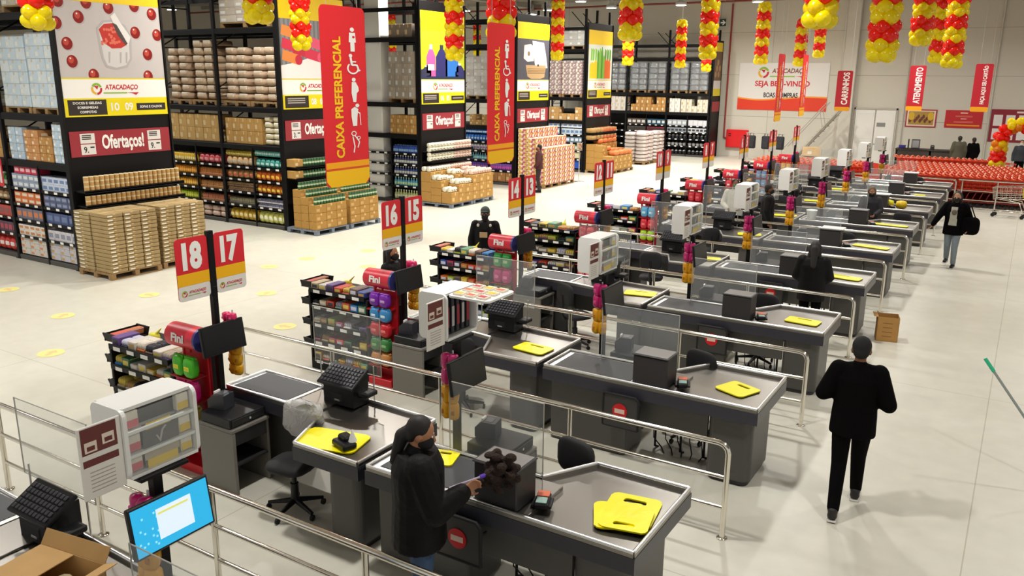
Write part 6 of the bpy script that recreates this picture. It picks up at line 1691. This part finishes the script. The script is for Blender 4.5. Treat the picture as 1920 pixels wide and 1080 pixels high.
for q, (x, c) in enumerate(((-2.92, 'e4dc20'), (-2.61, 'e8c018'))):
    o = G().lathe([(.05, 0), (.12, .02), (.14, .1), (.12, .18), (.05, .2)], 14).obj('bag_roll', P(c, .35), None, (x, 23.25, .87)); tag(o, ['lime yellow bag roll on the counter of sign six', 'golden yellow bag roll on the counter of sign six'][q], 'roll')
for k in (4, 6, 8):
    o = G().box(-.2, .22, -.15, .16, 0, .02, .004).obj('white_tray', WHT, None, (-3.07, 4.92 + 3 * k, 1.242)); tag(o, 'white tray on the scanner housing ' + row(k), 'tray')
STK = [(-12.03, 6.32), (-13.8, 7.54), (-13.81, 9.22), (-10.15, 9.2), (-13.78, 12.15), (-13.7, 13.2), (-12.0, 13.35), (-12.07, 10.53), (-13.15, 14.66), (-16.4, 7.98), (-8.6, 5.6)]
SL = ['beside the candy rack of sign eighteen', 'before the low tan cartons, first in line', 'before the low tan cartons, second in line', 'between the candy racks of signs eighteen and sixteen', 'before the towel banner pallets, first in line', 'before the towel banner pallets, second in line',
      'halfway between towel banner and candy rack', 'in the middle of the aisle beyond sign seventeen', 'before the towel banner pallets, third in line', 'beside the tomato banner rack', 'behind the acrylic screen by the lit monitor']
for (x, y), s_ in zip(STK, SL):
    g = G(); g.poly(circ(0, 0, .19, 24), .003, 0); g.poly([(-.035, -.12), (.035, -.12), (.035, .02), (.09, .02), (0, .13), (-.09, .02), (-.035, .02)], .0036, 1)
    tag(g.obj('floor_sticker', [P('eadf90', .5), P('e4c48c', .5)], None, (x, y, 0), random.uniform(0, 3)), 'round yellow floor sticker ' + s_, 'sticker')
# service desk, stair and odds by the back wall
t = thing('service_desk', 'dark service desk before the group picture', 'desk', (-3.9, 42.2, 0))
g = G(); g.box(-1.35, 1.6, -.35, .35, 1.0, 1.06, .01); g.obj('desk_top', P('2a2622', .5), t)
g = G(); g.box(-1.3, 1.55, -.3, -.26, .05, 1.0); g.obj('front_panel', P('3a332c', .6), t)
for x in (-1.3, .1, 1.5): G().box(x - .04, x + .04, -.3, .3, 0, 1.0).obj('side_panel', P('2c2824', .6), t)
for i, (x, w, h, c, nm, lb, ct) in enumerate(((-5.0, .28, .14, '3a2c90', 'violet_box', 'violet box at the end of the service desk', 'box'), (-4.75, .05, .42, '3c4048', 'display_board', 'slanted dark board on the service desk', 'board'), (-4.45, .34, .42, '5c5c62', 'tablet_display', 'grey framed display on the service desk', 'display'), (-3.75, .16, .14, '28241f', 'desk_phone', 'small dark telephone on the service desk', 'phone'))):
    g = G(); g.box(-w / 2, w / 2, -.06, .06, 0, h, .012, 0)
    if i in (1, 2): g.box(-w * .4, w * .4, -.064, -.06, h * .12, h * .88, 0, 1)
    elif i == 3: g.tube([(-.08, 0, .15), (-.03, 0, .18), (.03, 0, .18), (.08, 0, .15)], .02, 6, 1)
    else: g.box(-w / 2 - .006, w / 2 + .006, -.066, .066, h * .7, h, .006, 1)
    tag(g.obj(nm, [P(c), P('a8aab0' if i == 2 else '4c4890' if i == 0 else '202020')], None, (x, 42.1, 1.062), 0), lb, ct)
t = thing('metal_stair', 'grey metal stair leaning up beside the wall pillar', 'stairs', (-10.2, 43.4, 0))
for y in (-.35, .35): G().tube([(0, y, 0.02), (2.1, y, 2.65)], .05, 6).obj('stringer', P('aaa498', .5), t); G().tube([(-.35, y, .75), (1.5, y, 3.0)], .02, 6).obj('hand_rail', P('aaa498', .5), t); G().tube([(0.2, y, .3), (0.0, y, 1.2)], .015, 5).obj('rail_post', P('aaa498', .5), t); G().tube([(1.4, y, 1.75), (1.2, y, 2.65)], .015, 5).obj('rail_post', P('aaa498', .5), t)
for i in range(9): G().box(.1 + .21 * i, .34 + .21 * i, -.35, .35, .26 + .263 * i, .285 + .263 * i).obj('step', P('a09a8e', .5), t)
t = thing('display_rail', 'low grey rail with black bags by the hydrant cabinet', 'rail', (-11.6, 43.0, 0))
for x in (-.85, .05, .95): G().tube([(x, 0, 0), (x, 0, 1.42)], .02, 6).obj('post', P('b0aca4', .4), t)
G().tube([(-.9, 0, 1.4), (1.0, 0, 1.4)], .02, 6).obj('top_rail', P('b0aca4', .4), t)
for i in range(3):
    g = G(); g.box(-.2, .2, -.1, .1, .62, 1.28, .05); g.tube([(-.08, 0, 1.28), (-.08, 0, 1.38), (.08, 0, 1.38), (.08, 0, 1.28)], .012, 5); g.box(-.14, .14, -.13, -.09, .7, 1.0, .02)
    tag(g.obj('black_bag', P('23242a', .6), None, (-12.2 + .72 * i, 42.98, 0)), 'black bag hanging on the low grey rail, %s from the hydrant cabinet' % ['first', 'second', 'third'][i], 'bag')
for i, (x, y, z, w, h, rz, c) in enumerate(((-9.0, 41.2, 0, .7, .5, .3, 'c0a078'), (-8.15, 41.0, 0, .6, .55, -.2, 'd8c8b0'), (-8.7, 41.1, .56, .65, .4, .6, 'd4b890'), (-7.45, 41.4, 0, .6, .45, .5, 'c8a880'), (-9.6, 41.3, 0, .5, .4, .1, 'c8906c'))):
    item('carton', w, w * .8, h, c, 'e8e0d4', (x, y, z), 'carton in the loose heap by the wall pillar, %s' % ['lowest in the middle', 'pale one', 'topmost one', 'beside the white door', 'beside the stair'][i], None, rz)
t = thing('sign_stand', 'thin chrome stand on a round base beside the printed cartons', 'stand', (-15.3, 29.75, 0))
G().lathe([(.0, 0), (.22, 0), (.22, .012), (.03, .025)], 18).obj('base', CHROME, t); G().tube([(0, 0, .02), (0, 0, 1.25)], .018, 8).obj('post', CHROME, t)
g = G(); g.box(-.12, .12, -.012, .012, 1.25, 1.55, .006); g.obj('frame', CHROME, t)
t = thing('shelf_banner', 'red and white upright shelf banner at the far bay of the tomato banner rack', 'banner', (-19.22, 9.54, 1.62), UP_MY)
g = G(); g.prism(rrect(-.09, .09, 0, .62, .04), -.01, 0); g.obj('panel', P('d42030', .4), t)
g = G(); g.poly(rrect(-.045, .045, .08, .5, .03), .003, 0); g.poly(rrect(-.03, .03, .5, .58, .02), .003, 0); g.obj('print', [P('f0dcd8')], t)
